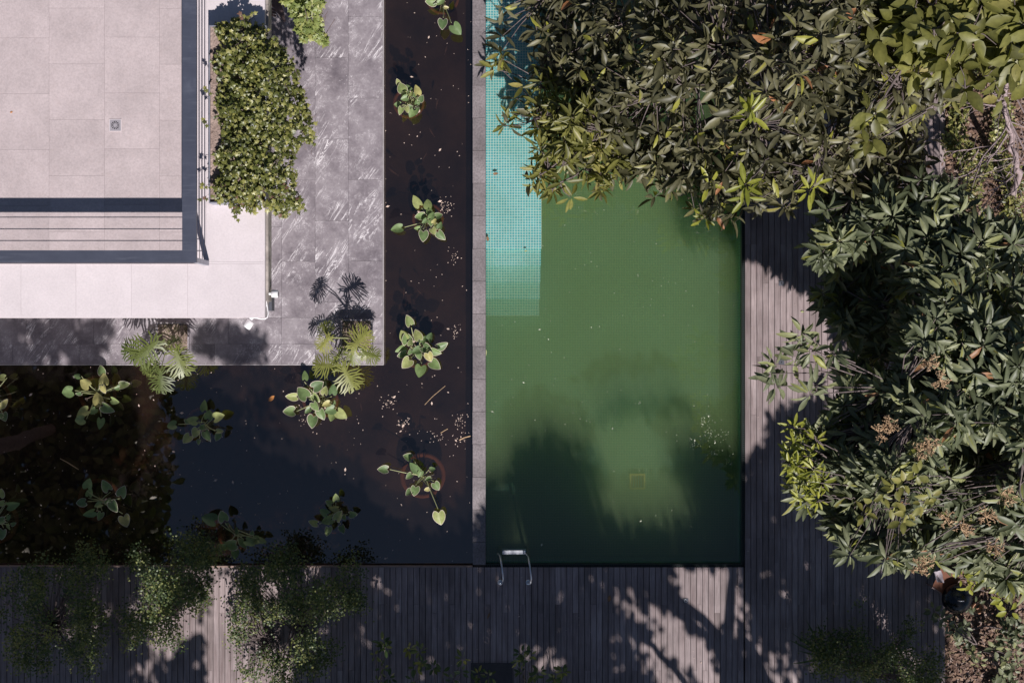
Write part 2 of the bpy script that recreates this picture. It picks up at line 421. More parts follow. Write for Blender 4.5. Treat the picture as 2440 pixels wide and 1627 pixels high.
def mid_rib(k, bf):
    'paler midrib on the strip shaped leaves'
    return np.array([.16 if (i % 3 == 1) else -.03 for i in range(k)]) if (k % 3 == 0 and k >= 12 and k <= 24) else np.zeros(k)
def foliage(name, shape, R, pos, size, tone, mat, parent, kind='stuff'):
    bv, bf = shape; n = len(pos); k = len(bv)
    off = Vector((0,0,0)); q = parent
    while q is not None: off += q.location; q = q.parent
    V = np.einsum('nij,kj->nki', R, bv) * size[:, None, None] + pos[:, None, :]
    V = V.reshape(-1, 3) - np.array(off)
    fl = [len(f) for f in bf]; flat = np.array([i for f in bf for i in f])
    loops = (flat[None, :] + (np.arange(n) * k)[:, None]).reshape(-1)
    tot = np.tile(np.array(fl), n)
    start = np.concatenate([[0], np.cumsum(tot)[:-1]])
    me = bpy.data.meshes.new(name)
    me.vertices.add(n*k); me.vertices.foreach_set('co', V.astype(np.float32).ravel())
    me.loops.add(len(loops)); me.loops.foreach_set('vertex_index', loops.astype(np.int32))
    me.polygons.add(len(tot)); me.polygons.foreach_set('loop_start', start.astype(np.int32)); me.polygons.foreach_set('loop_total', tot.astype(np.int32))
    me.polygons.foreach_set('use_smooth', np.ones(len(tot), bool))
    me.update(calc_edges=True); me.validate()
    a = me.attributes.new('tone', 'FLOAT', 'POINT'); tv = np.repeat(tone, k); tv = (tv + np.tile(mid_rib(k, bf), n)*(tv < .85)).clip(0, 1); a.data.foreach_set('value', tv.astype(np.float32))
    me.materials.append(mat)
    o = bpy.data.objects.new(name, me); link(o, parent)
    if kind: o['kind'] = kind
    return o

_leafcache = {}
def leaf_mesh(key, shape, tone, mat):
    q = round(min(max(tone, 0), 1) * 9) / 9
    kk = (key, q, mat.name)
    if kk not in _leafcache:
        bv, bf = shape; me = bpy.data.meshes.new('leaf')
        me.from_pydata([tuple(v) for v in bv], [], bf)
        me.polygons.foreach_set('use_smooth', [True]*len(bf))
        a = me.attributes.new('tone', 'FLOAT', 'POINT'); a.data.foreach_set('value', [float(min(1, q+r_*(q < .85))) for r_ in mid_rib(len(bv), bf)])
        me.materials.append(mat); _leafcache[kk] = me
    return _leafcache[kk]
def leaf_obj(key, shape, R, pos, size, tone, mat, parent, name='leaf'):
    o = bpy.data.objects.new(name, leaf_mesh(key, shape, tone, mat))
    off = parent.location if parent is not None else Vector((0,0,0))
    M4 = Matrix([[R[0][0]*size, R[0][1]*size, R[0][2]*size, pos[0]-off.x],
                 [R[1][0]*size, R[1][1]*size, R[1][2]*size, pos[1]-off.y],
                 [R[2][0]*size, R[2][1]*size, R[2][2]*size, pos[2]-off.z], [0, 0, 0, 1]])
    link(o, parent); o.matrix_basis = M4
    return o
def leaves_split(key, shape, R, pos, size, tone, mat, parent, top=300, score=None):
    "the ones that show largest are leaf objects, the rest is one foliage part"
    n = len(pos)
    if score is None: score = pos[:, 2] + rng.normal(0, .1, n)
    order = np.argsort(-score); a = order[:top]; b = order[top:]
    for i in a: leaf_obj(key, shape, R[i], pos[i], float(size[i]), float(tone[i]), mat, parent)
    if len(b): foliage('foliage', shape, R[b], pos[b], size[b], tone[b], mat, parent)

# polygons in photograph pixels
def inpoly(x, y, poly):
    x = np.asarray(x, float); y = np.asarray(y, float); c = np.zeros(x.shape, bool); n = len(poly)
    for i in range(n):
        x1, y1 = poly[i]; x2, y2 = poly[(i+1) % n]
        cond = ((y1 > y) != (y2 > y)) & (x < (x2-x1)*(y-y1)/((y2-y1) if y2 != y1 else 1e-9)+x1)
        c ^= cond
    return c
def edgedist(x, y, poly):
    d = np.full(np.shape(x), 1e9)
    for i in range(len(poly)):
        x1, y1 = poly[i]; x2, y2 = poly[(i+1) % len(poly)]
        dx, dy = x2-x1, y2-y1; L = dx*dx+dy*dy+1e-9
        t = np.clip(((x-x1)*dx+(y-y1)*dy)/L, 0, 1)
        d = np.minimum(d, np.hypot(x-(x1+t*dx), y-(y1+t*dy)))
    return d
def sample_poly(poly, n):
    xs = [p[0] for p in poly]; ys = [p[1] for p in poly]
    X = []; Y = []; tot = 0
    while tot < n:
        x = rng.uniform(min(xs), max(xs), n*2); y = rng.uniform(min(ys), max(ys), n*2)
        k = inpoly(x, y, poly); X.append(x[k]); Y.append(y[k]); tot += k.sum()
    return np.concatenate(X)[:n], np.concatenate(Y)[:n]
def Pn(px, py, z):
    k = S*(H-z)/H
    return np.stack([(px-CX)*k, (CY-py)*k, z*np.ones_like(px)], axis=-1)

# ================================================================== SETTING
def struct(o): o['kind'] = 'structure'; return o
WPOND = -0.16; WPOOL = -0.19; DECK = 0.0; PAVE = 0.06
# ground: one sheet with an opening for the basins
gx0, gx1 = G(-500, 0).x, G(1776, 0).x
gy0, gy1 = G(0, 1353).y, G(0, -500).y
B_ = 150.0; zg = -0.10
mb = MB()
mb.add([(-B_,-B_,zg),(B_,-B_,zg),(B_,gy0,zg),(-B_,gy0,zg)], [(0,1,2,3)])
mb.add([(-B_,gy1,zg),(B_,gy1,zg),(B_,B_,zg),(-B_,B_,zg)], [(0,1,2,3)])
mb.add([(-B_,gy0,zg),(gx0,gy0,zg),(gx0,gy1,zg),(-B_,gy1,zg)], [(0,1,2,3)])
mb.add([(gx1,gy0,zg),(B_,gy0,zg),(B_,gy1,zg),(gx1,gy1,zg)], [(0,1,2,3)])
struct(mb.build('ground', M_soil))

# ---- pond basin and water
pb = MB()
xl, xr = gx0, G(1127, 0).x; yb, yt = gy0, gy1
pb.add([(xl,yb,-0.62),(xr,yb,-0.62),(xr,yt,-0.62),(xl,yt,-0.62)], [(0,1,2,3)])
pb.add([(xl,yb,-0.62),(xr,yb,-0.62),(xr,yb,-0.02),(xl,yb,-0.02)], [(0,3,2,1)])
pb.add([(xr,yb,-0.62),(xr,yt,-0.62),(xr,yt,-0.06),(xr,yb,-0.06)], [(0,3,2,1)])
struct(pb.build('pond_basin', M_pondbed))
pw = MB(); pw.add([(xl,yb+.001,WPOND),(xr-.001,yb+.001,WPOND),(xr-.001,yt,WPOND),(xl,yt,WPOND)], [(0,1,2,3)])
struct(pw.build('pond_water', M_pond))

# ---- pool shell
px0 = G(1157,0).x; px1 = G(1769,0).x; py0 = G(0,1345).y; py1 = G(0,-420).y
FZ = -1.15
pl = MB()
pl.add([(px0,py0,FZ),(px1,py0,FZ),(px1,py1,FZ),(px0,py1,FZ)], [(0,1,2,3)])
pl.add([(px0,py0,FZ),(px0,py1,FZ),(px0,py1,WPOOL-.012),(px0,py0,WPOOL-.012)], [(0,1,2,3)])
pl.add([(px1,py0,FZ),(px1,py1,FZ),(px1,py1,WPOOL-.012),(px1,py0,WPOOL-.012)], [(0,3,2,1)])
pl.add([(px0,py0,FZ),(px1,py0,FZ),(px1,py0,WPOOL-.012),(px0,py0,WPOOL-.012)], [(0,3,2,1)])
pool = struct(pl.build('pool_shell', M_tile))
m = MB(); m.box(px1-.006, py0-.006, WPOOL-.012, px1+.006, py1, -.032); m.box(px0, py0-.006, WPOOL-.012, px1-.006, py0+.006, -.032); m.box(px0-.002, py0+.006, WPOOL-.012, px0+.004, py1, -.05)
m.build('waterline_band', mat_plain('dark waterline stone', (.035,.045,.042), .5), pool)
for i, (y0i, y1i, zz) in enumerate([(-420, 592, -0.25), (592, 632, -0.35), (632, 672, -0.46), (672, 712, -0.58), (712, 752, -0.80)]):
    a = P(1290 - i*1.2, y1i, zz); top = P(0, y0i, zz).y if i else py1
    st = MB(); st.box(px0+.002, a.y, FZ+.002, a.x, top, zz)
    o = st.build('pool_step', M_tile, pool)
    if i == 0: o['label'] = 'long shallow mosaic ledge at the side of the pool'
wb = MB(); wb.box(px0+.005, py0+.007, FZ+.004, px1-.007, py1-.004, WPOOL)
struct(wb.build('pool_water', M_pool))
# floor outlet of the pool
c = P(1518, 1146, FZ)
t = thing('pool_floor_drain', (c.x, c.y, FZ), 'square yellowed drain cover on the pool floor under murky green water', 'drain')
r = .165; w = .035
m = MB()
m.box(c.x-r, c.y-r, FZ+.003, c.x+r, c.y-r+w, FZ+.10); m.box(c.x-r, c.y+r-w, FZ+.003, c.x+r, c.y+r, FZ+.10)
m.box(c.x-r, c.y-r+w, FZ+.003, c.x-r+w, c.y+r-w, FZ+.10); m.box(c.x+r-w, c.y-r+w, FZ+.003, c.x+r, c.y+r-w, FZ+.10)
m.build('frame', M_amber, t)
for k in range(5):
    m = MB(); x = c.x - r + w + .012 + k*.053; m.box(x, c.y-r+w+.004, FZ+.003, x+.030, c.y+r-w-.004, FZ+.022); m.build('grate_bar', M_terra, t)

# ---- coping between pond and pool
cw = MB(); cw.box(G(1129,0).x, gy0+.0, -0.7, px0-.003, gy1, -0.045)
cop = struct(cw.build('coping_wall', M_pondbed))
yb_ = [-340+77.7*i for i in range(22)] + [1345]
for i in range(len(yb_)-1):
    m = MB(); j = random.uniform(-.5, .5)
    m.box(G(1126.4+j,0).x, G(0,yb_[i+1]-.4).y, -0.045, G(1157,0).x, G(0,yb_[i]+.4).y, 0.0+random.uniform(0,.004))
    m.build('coping_stone', M_coping, cop)

# ---- marble terrace around the house
pv = MB()
x1p = G(912,0).x; y0p = G(0,868).y
e = .02
pv.box(G(-500,0).x, y0p+e, -0.62, x1p-e, G(0,-500).y, PAVE-.03)
pav = struct(pv.build('paving', M_grout))
def slab(x0, x1, y0, y1, z=PAVE):
    a = P(x0, y0, z); b = P(x1, y1, z); g = .0022
    if x1 == 912: b.x = P(911.5, 0, z).x
    m = MB(); m.box(a.x+g, b.y+g, z-.03, b.x-g, a.y-g, z + random.uniform(0, .0015)); m.build('paving_slab', M_marble, pav)
def column(x0, x1, first, pitch, yend):
    y = first
    while y < yend:
        y2 = min(y+pitch, yend)
        if yend - y2 < 12: y2 = yend
        slab(x0, x1, y, y2); y = y2
column(600, 671, -250+15, 194, 757); column(671, 751, -152, 193.8, 757); column(751, 830, -250, 194, 757); column(830, 912, -153, 193.8, 757)
for (ya, yb2, off) in ((757, 820, 62), (820, 868, 0)):
    x = 912
    xs = [912, 830, 751, 671, 545, 384, 223, 62, -99, -260] if off else [912, 751, 671, 511, 350, 190, 29, -132, -293]
    for i in range(len(xs)-1): slab(xs[i+1], xs[i], ya, yb2)
m = MB(); a = P(912, 868.5, PAVE)
m.box(P(-400,0,PAVE).x, a.y-.012, -.1, a.x+.012, a.y, PAVE+.002); m.box(a.x, a.y, -.1, a.x+.014, G(0,-480).y, PAVE+.002)
m.build('edge_strip', M_edge, pav)

# ---- timber decks, board by board
cube = bpy.data.meshes.new('board')
bx = MB().box(-.5,-.5,-1,.5,.5,0); cube.from_pydata(bx.v, [], bx.f); cube.materials.append(M_wood)
def deck(name, x0, x1, ya, yb, joints, pitch=14.05):
    base = MB(); base.box(G(x0,0).x+.01, G(0,yb).y, -.094, G(x1,0).x-.01, G(0,ya).y-.01, -.04)
    d = struct(base.build(name, M_dark)); n = 0
    x = x0
    while x < x1 - 3:
        x2 = x + pitch; js = joints[(n) % len(joints)]
        ys = [ya] + [j for j in js if ya+15 < j < yb-15] + [yb]
        for i in range(len(ys)-1):
            o = bpy.data.objects.new('board', cube); link(o, d)
            gx = (x + x2)/2 + random.uniform(-.15,.15); w = (pitch - 1.25)*S; L = (ys[i+1]-ys[i]-.35)*S
            o.scale = (w, L, .04); p = G(gx, (ys[i]+ys[i+1])/2, random.uniform(-.0025,.0015)); o.location = p
            n_ = 1
        x = x2; n += 1
    return d
deck('pool_deck', -12, 1775, 1351, 1700, [[1597], [], [1460], [], [1597], [1440]])
deck('side_deck', 1775, 2243, -260, 1700, [[150,582,1282],[582,988,1440],[310,850,1282],[675,1195,1440],[150,850,1282,1597],[450,675,1340]])
m = MB(); m.box(G(-300,0).x, G(0,1351.2).y, -.09, G(1126,0).x, G(0,1347.6).y, .006)
struct(m.build('deck_edge_board', M_edgewood))
# overflow slot round the pool
m = MB(); m.box(G(1157,0).x, G(0,1350.4).y, -.3, G(1774.5,0).x, G(0,1346).y, -.03)
m.box(G(1769.6,0).x, G(0,1346).y, -.3, G(1774.5,0).x, gy1, -.03)
slot = struct(m.build('overflow_channel', M_dark))
y = -350; fins = MB()
while y < 1340:
    fins.box(G(1770,0).x, G(0,y+2.2).y, -.03, G(1774.3,0).x, G(0,y).y, -.012); y += 5.2
x = 1160
while x < 1766: fins.box(G(x,0).x, G(0,1350).y, -.03, G(x+2.2,0).x, G(0,1346.4).y, -.012); x += 5.2
fins.build('grating', mat_plain('dark green grating', (0.03,0.05,0.045), .6), slot, 'stuff')

# ================================================================== HOUSE
TZ = 3.20; LZ = 3.17
hc = P(300, 500, 0)
house = thing('house', (hc.x, hc.y, 0), 'pale modern house seen from above with beige tiled roof terrace and bright outer ledge', 'house')
ex = P(631, 0, LZ).x; ey = P(0, 757, LZ).y
fx0 = P(-420, 0, LZ).x; fy1 = P(0, -420, LZ).y
m = MB(); m.box(fx0, ey+.035, LZ-.42, ex-.035, fy1, LZ-.028); m.build('roof_slab', M_wallp, house)
m = MB(); m.box(fx0, ey+.9, PAVE+.004, ex-.75, fy1, LZ-.42); m.build('wall', M_wallp, house)
m = MB(); m.box(fx0, ey, LZ-.36, ex, ey+.035, LZ-.002); m.box(ex-.035, ey+.035, LZ-.36, ex, fy1, LZ-.002); m.build('fascia', M_ledge, house)
def tile(x0, x1, y0, y1, z, mat, g=.0014, nm='floor_tile'):
    a = P(x0, y0, z); b = P(x1, y1, z); m = MB(); m.box(a.x+g, b.y+g, z-.028, b.x-g, a.y-g, z+random.uniform(0, .001)); m.build(nm, mat, house)
inner = [(-276,-145,20),(-145,-14,91),(-14,117,91),(117,249,20),(249,380,89),(380,466,21)]
for (xa, xb_, y0i) in inner:
    y = y0i - 133*3
    while y < 627:
        y2 = min(y+133, 627); 
        if 627-y2 < 30: y2 = 627
        tile(xa, xb_, y, y2, TZ, M_floor); y = y2
m = MB(); a = P(466, 627, LZ); m.box(fx0, a.y, LZ-.028, a.x, fy1, LZ+.002); m.build('screed', M_grout, house)
for i, xx in enumerate([-213, -82, 50, 181, 313, 447]):
    tile(xx, [-82, 50, 181, 313, 447, 631][i], 628.5, 757, LZ, M_ledge, .0015, 'ledge_tile')
tile(491, 631, -110, 624, LZ, M_ledge, .0015, 'ledge_tile'); tile(466.5, 491, -110, 624, LZ, M_ledge, .0015, 'ledge_tile')
tile(466.5, 631, 624, 628.5, LZ, M_ledge, .001, 'ledge_tile')
m = MB(); a = P(631,0,LZ).x
m.box(a+.001, ey+.3, LZ-.42, a+.045, fy1, LZ-.10); m.build('gutter', mat_plain('weathered gutter', (.35,.31,.28), .7, 0, .5, 5), house)

# railing
RH = 0.96; zt = TZ + RH
rl = P(450, 612, zt)
rail = thing('terrace_railing', (rl.x, rl.y, TZ), 'broad flat blue grey steel railing with thin cables turning the terrace corner', 'railing')
m = MB(); a = P(434, 596.5, zt); b = P(468, 625.5, zt)
m.box(P(-400,0,zt).x, b.y, zt-.05, b.x, a.y, zt); m.build('top_rail', M_rail, rail)
m = MB(); m.box(a.x, a.y, zt-.05, b.x, P(0,-300,zt).y, zt-.0005); m.build('top_rail', M_rail, rail)
ra = Vector(((a.x+b.x)/2, (a.y+b.y)/2, 0))
for hh in (.2, .4, .6, .8):
    m = MB(); m.tube([(P(-400,0,zt).x, b.y+.03, TZ+hh), (b.x-.05, b.y+.03, TZ+hh)], .006, 5); m.build('cable', M_wire, rail)
    m = MB(); m.tube([(b.x-.03, b.y+.03, TZ+hh), (b.x-.03, P(0,-300,zt).y, TZ+hh)], .006, 5); m.build('cable', M_wire, rail)
m = MB(); m.box(b.x-.075, b.y+.002, TZ+.001, b.x-.001, b.y+.085, zt-.05); m.build('post', M_boxedge, rail)
m = MB(); bb = P(0, -260, zt); m.box(b.x-.075, bb.y, TZ, b.x-.001, bb.y+.08, zt-.05); m.build('post', M_boxedge, rail)

# floor drain on the terrace
c = P(275, 299, TZ); r = .104
t = thing('floor_drain', (c.x, c.y, TZ), 'small square metal floor drain with a ring of slots in the roof terrace', 'drain')
m = MB(); m.box(c.x-r, c.y-r, TZ+.001, c.x+r, c.y+r, TZ+.006); m.build('plate', M_alu, t)
m = MB()
for sx in (-1, 1):
    m.box(c.x+sx*r-.004, c.y-r, TZ+.001, c.x+sx*r+.004, c.y+r, TZ+.008); m.box(c.x-r, c.y+sx*r-.004, TZ+.001, c.x+r, c.y+sx*r+.004, TZ+.0085)
m.build('rim', M_ledge, t)
for k in range(12):
    an = k*math.pi/6 + .26; m = MB(); dx, dy = math.cos(an), math.sin(an); nx, ny = -dy, dx
    r0, r1, w0, w1 = .034, .074, .003, .010
    m.add([(c.x+dx*r0+nx*w0, c.y+dy*r0+ny*w0, TZ+.0075), (c.x+dx*r0-nx*w0, c.y+dy*r0-ny*w0, TZ+.0075), (c.x+dx*r1-nx*w1, c.y+dy*r1-ny*w1, TZ+.0075), (c.x+dx*r1+nx*w1, c.y+dy*r1+ny*w1, TZ+.0075)], [(0,1,2,3)])
    m.build('slot', M_dark, t)

# security cameras
def seccam(p0, p1, body0, body1, label):
    t = thing('security_camera', p0, label, 'camera', 'white security cameras on the house corner')
    z = p0.z
    d = (p1-p0); m = MB(); m.tube([p0, p1], .028, 10); m.build('bracket', M_white, t)
    m = MB(); m.lathe((p0.x, p0.y, p0.z-.03), [(.001, .045), (.05, .045), (.05, 0), (.001, 0)], 16); m.build('mount', M_white, t)
    m = MB(); d = body1-body0; pts = [body0, body0+d*.06, body0+d*.94, body1]; m.tube(pts, [.05, .072, .072, .06], 14); m.build('body', M_white, t)
    m = MB(); m.tube([body1+d*.001, body1+d*.03], [.045, .04], 12); m.build('lens', M_black, t)
z = 3.0
seccam(P(628.5,699,z), P(648,699.5,z), P(647,699.3,z), P(663,700.5,z), 'white security camera pointing right from the house side wall above a grey box')
seccam(P(597,757,z), P(597,766,z), P(598.5,765,z), P(587,781,z), 'white security camera angled down left off the front edge of the roof')
m = MB(); m.tube([P(*q, z+.02) for q in ((630,704),(634,714),(636,725),(637.5,735),(639,748),(637,756),(631,760),(622,760),(610,757.5),(600,757))], .011, 6)
m.tube([P(*q, z+.02) for q in ((636,725),(631,738),(628,750),(624,757))], .009, 6)
tag(m.build('cable', M_white), 'thin white cable looping from the side camera round the house corner', 'cable')
t = thing('junction_box', P(638,723,2.6), 'charcoal box on the house wall just below the side security camera', 'box')
a = P(629,707,2.75); b = P(639,739,2.75); m = MB(); m.box(a.x, b.y, 2.35, b.x, a.y, 2.75); m.build('body', M_box, t)
a2 = P(647.5,707,2.68); b2 = P(639,740,2.68); m = MB(); m.box(a2.x, b2.y, 2.4, b2.x+.001, a2.y-.01, 2.68); m.build('door', M_plate, t)

# planter on the ledge
pa = P(497.5, 61, LZ+.34); pb_ = P(634, 484, LZ+.34)
t = thing('ledge_planter', (pa.x, pb_.y, LZ), 'long metal edged planter trough on the house ledge full of ivy', 'planter')
m = MB(); w = .018; zt2 = LZ+.34
m.box(pa.x, pb_.y, LZ+.003, pa.x+w, pa.y, zt2); m.box(pb_.x-w, pb_.y, LZ+.003, pb_.x, pa.y, zt2)
m.box(pa.x+w, pa.y-w, LZ+.003, pb_.x-w, pa.y, zt2); m.box(pa.x+w, pb_.y, LZ+.003, pb_.x-w, pb_.y+w, zt2); m.build('trough', M_boxedge, t)
m = MB(); m.box(pa.x+w+.001, pb_.y+w+.001, LZ+.1, pb_.x-w-.001, pa.y-w-.001, zt2-.05); m.build('soil', M_soil, t)

# weathered wooden chair below the ledge
zc = .75
t = thing('garden_chair', P(650, 20, PAVE), 'weathered wooden garden chair with curved arm half hidden under the house ledge', 'chair')
def band(pts, ws, z0, z1, name, mat):
    m = MB(); L = []; R_ = []
    for i, p in enumerate(pts):
        q = Vector(pts[min(i+1,len(pts)-1)]) - Vector(pts[max(i-1,0)]); q.normalize(); nn = Vector((-q.y, q.x))*ws[i]
        L.append((p[0]+nn.x, p[1]+nn.y)); R_.append((p[0]-nn.x, p[1]-nn.y))
    n = len(pts); vs = []
    for (x, y) in L+R_: g = P(x, y, z1); vs.append(g)
    for (x, y) in L+R_: g = P(x, y, z1); vs.append(Vector((g.x, g.y, z0)))
    fs = []
    for i in range(n-1):
        fs += [(i, i+1, n+i+1, n+i), (2*n+i, 3*n+i, 3*n+i+1, 2*n+i+1), (i, 2*n+i, 2*n+i+1, i+1), (n+i, n+i+1, 3*n+i+1, 3*n+i)]
    fs += [(0, n, 3*n, 2*n), (n-1, 3*n-1, 4*n-1, 2*n-1)]
    m.add(vs, fs); m.build(name, mat, t)
band([(655,-30),(658,0),(664,18),(671,34),(678,51)], [13,12,9,6,3], zc-.05, zc, 'arm', M_oldwood)
band([(634,14),(648,12),(657,16),(661,26)], [2,3,4,4], zc-.1, zc-.02, 'back_rail', M_oldwood)
for k in range(3): band([(634,22+k*7),(646,21+k*7),(657,25+k*7)], [2.4,2.4,2.2], zc-.32, zc-.28, 'slat', M_oldwood)
for q in ((638,44),(672,40)):
    m = MB(); g = P(*q, .3); m.box(g.x-.025, g.y-.025, PAVE+.003, g.x+.025, g.y+.025, zc-.05 if q[0]>650 else zc-.33); m.build('leg', M_oldwood, t)

# ---- two square planters in the marble
def planter(x0, x1, y0, y1, h, label):
    z = PAVE+h; a = P(x0, y0, z); b = P(x1, y1, z); w = .03
    t = thing('square_planter', ((a.x+b.x)/2, (a.y+b.y)/2, PAVE), label, 'planter', 'square planters in the marble paving')
    m = MB(); m.box(a.x, b.y, PAVE+.003, a.x+w, a.y, z); m.box(b.x-w, b.y, PAVE+.003, b.x, a.y, z)
    m.box(a.x+w, a.y-w, PAVE+.003, b.x-w, a.y, z); m.box(a.x+w, b.y, PAVE+.003, b.x-w, b.y+w, z); m.build('frame', M_marble, t)
    m = MB(); m.box(a.x+w, b.y+w, PAVE+.004, b.x-w, a.y-w, z-.03); m.build('soil', M_soil, t)
    m = MB()
    for k in range(420):
        x = random.uniform(a.x+w, b.x-w); y = random.uniform(b.y+w, a.y-w); an = random.uniform(0, 6.28); l = random.uniform(.04, .14)
        dx, dy = math.cos(an)*l, math.sin(an)*l; zz = z-.03
        m.add([(x, y, zz), (x+.006, y+.004, zz), (x+dx, y+dy, zz+random.uniform(.02,.12))], [(0,1,2)])
    m.build('dry_grass', M_grass, t, 'stuff')
    return t
planter(812, 887, 761, 836, .20, 'square planter near the paving corner casting a hard black shadow')
planter(372, 450, 768, 838, .07, 'low square planter of dry grass in the shaded strip beside the house front')
_ = thing
m = MB(); c = P(361, 785, PAVE+.02); m.lathe((c.x, c.y, PAVE+.003), [(.001,.05),(.05,.045),(.08,.02),(.085,0)], 9)
tag(m.build('stone', M_coping), 'round grey stone lying by the left side of the low planter', 'stone')

# ================================================================== philodendrons
def lobed_leaf(w=0.56, nf=12):
    v = []; f = []
    def strip(pts, ws, z):
        n0 = len(v)
        for i, p in enumerate(pts):
            q = np.array(pts[min(i+1, len(pts)-1)])-np.array(pts[max(i-1, 0)]); q = q/(np.linalg.norm(q)+1e-9)
            nx, ny = -q[1]*ws[i], q[0]*ws[i]
            v.append((p[0]+nx, p[1]+ny, z[i])); v.append((p[0]-nx, p[1]-ny, z[i]))
        for i in range(len(pts)-1): a = n0+2*i; f.append((a, a+1, a+3, a+2))
    strip([(0,-.02),(0,.3),(0,.6),(0,.85),(0,1.0)], [.05,.075,.06,.04,.006], [0,.0,-.03,-.09,-.16])
    for s in (-1, 1):
        for k in range(nf):
            t = k/(nf-1); y0 = .02 + t*.86
            ang = math.radians(112 - 78*min(1, t*1.1)) if k > 2 else math.radians(160-17*k)
            ln = w*(0.72 + .5*math.sin(math.pi*min(1, t*1.05)))*(1.0 if t < .75 else 1.25-t*.55)
            dx, dy = math.sin(ang)*s, math.cos(ang)
            pts = []; ws = []; zs = []
            for j, q in enumerate((0, .3, .6, .85, 1)):
                wob = .06*math.sin(q*8+k*1.7)*q
                pts.append((dx*ln*q + dy*wob*s, y0 + dy*ln*q + .12*ln*q*q - dx*wob*s)); ws.append([.05,.030,.038,.026,.005][j]); zs.append(-.22*(ln*q)**2 - .05*q)
            strip(pts, ws, zs)
    return np.array(v, float), f
SH_philo = lobed_leaf()
def philo(base, zb, leaves, label, tone0):
    b = P(*base, zb)
    t = thing('philodendron', (b.x, b.y, zb), label, 'plant', 'philodendrons in the square planters')
    m = MB(); m.tube([b, b+Vector((.02,-.02,.15)), b+Vector((-.03,-.05,.3))], [.035,.03,.022], 7); m.build('trunk', M_bark, t)
    for i, (ax, ay, tx, ty, z, sc) in enumerate(leaves):
        A = P(ax, ay, z); T = P(tx, ty, z-.12); d = T-A; L = d.length*sc
        tilt = np.array([random.uniform(-.25,.25), random.uniform(-.25,.25), 1.0])
        R = basis(np.array([[d.x, d.y, d.z]]), tilt[None])[0]
        lo = leaf_obj('philo', SH_philo, R, A, L, random.uniform(tone0[0], tone0[1]), M_philo, t)
        m = MB(); mid = (b+A)*.5 + Vector((0,0,.22)); m.tube([b+Vector((0,0,.25)), mid, A], [.012,.010,.008], 6); m.build('stalk', M_stem, t)
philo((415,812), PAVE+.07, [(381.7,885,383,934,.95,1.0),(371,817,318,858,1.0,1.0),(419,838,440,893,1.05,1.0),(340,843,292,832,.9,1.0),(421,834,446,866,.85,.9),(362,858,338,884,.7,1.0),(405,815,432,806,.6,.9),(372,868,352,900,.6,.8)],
      'split leaved philodendron in the shaded low planter hanging over the dark pond', (.05,.6))  # low leaf tones: this plant's shade is put into its colour
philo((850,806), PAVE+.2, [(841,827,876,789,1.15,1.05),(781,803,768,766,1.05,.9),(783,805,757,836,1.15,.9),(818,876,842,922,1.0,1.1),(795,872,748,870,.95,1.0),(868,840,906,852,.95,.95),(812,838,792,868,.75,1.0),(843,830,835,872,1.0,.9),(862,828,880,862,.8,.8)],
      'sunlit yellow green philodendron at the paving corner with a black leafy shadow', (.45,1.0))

# ================================================================== pond plants
def heart():
    out = []
    for k in range(20):
        a = 2*math.pi*k/20; x = math.sin(a); y = math.cos(a)
        aa = min(a, 2*math.pi-a)
        xx = x*.50*math.sin(aa/2)**.7 if k else 0; yy = .48 + y*.5
        if abs(a-math.pi) < .5: yy += .26*(1-abs(a-math.pi)/.5)
        out.append((xx, yy))
    v = []; f = []
    def zf(x, y): return .38*abs(x)**1.4*1.3 - .14*(y-.4)**2
    v.append((0, .5, 0))
    for s_ in (.5, .945, 1.0):
        for (x, y) in out:
            q = (x*s_, .5+(y-.5)*s_); v.append((q[0], q[1], zf(*q)))
    n = 20; mi = []
    for k in range(n): f.append((0, 1+(k+1)%n, 1+k)); mi.append(0)
    for j in (0, 1):
        for k in range(n):
            a = 1+j*n+k; b = 1+j*n+(k+1)%n; f.append((a, b, b+n, a+n)); mi.append(j)
    return np.array(v, float), f, mi
HV, HF, HM = heart()
_heart = {}
def heart_mesh(t, rim):
    k = (round(t*6), rim)
    if k not in _heart:
        me = bpy.data.meshes.new('leaf'); me.from_pydata([tuple(v) for v in HV], [], HF)
        a = me.attributes.new('tone', 'FLOAT', 'POINT'); a.data.foreach_set('value', [k[0]/6]*len(HV))
        me.materials.append(M_aqua); me.materials.append(M_aquarim)
        for p, q in zip(me.polygons, HM): p.material_index = q if rim else 0; p.use_smooth = True
        _heart[k] = me
    return _heart[k]
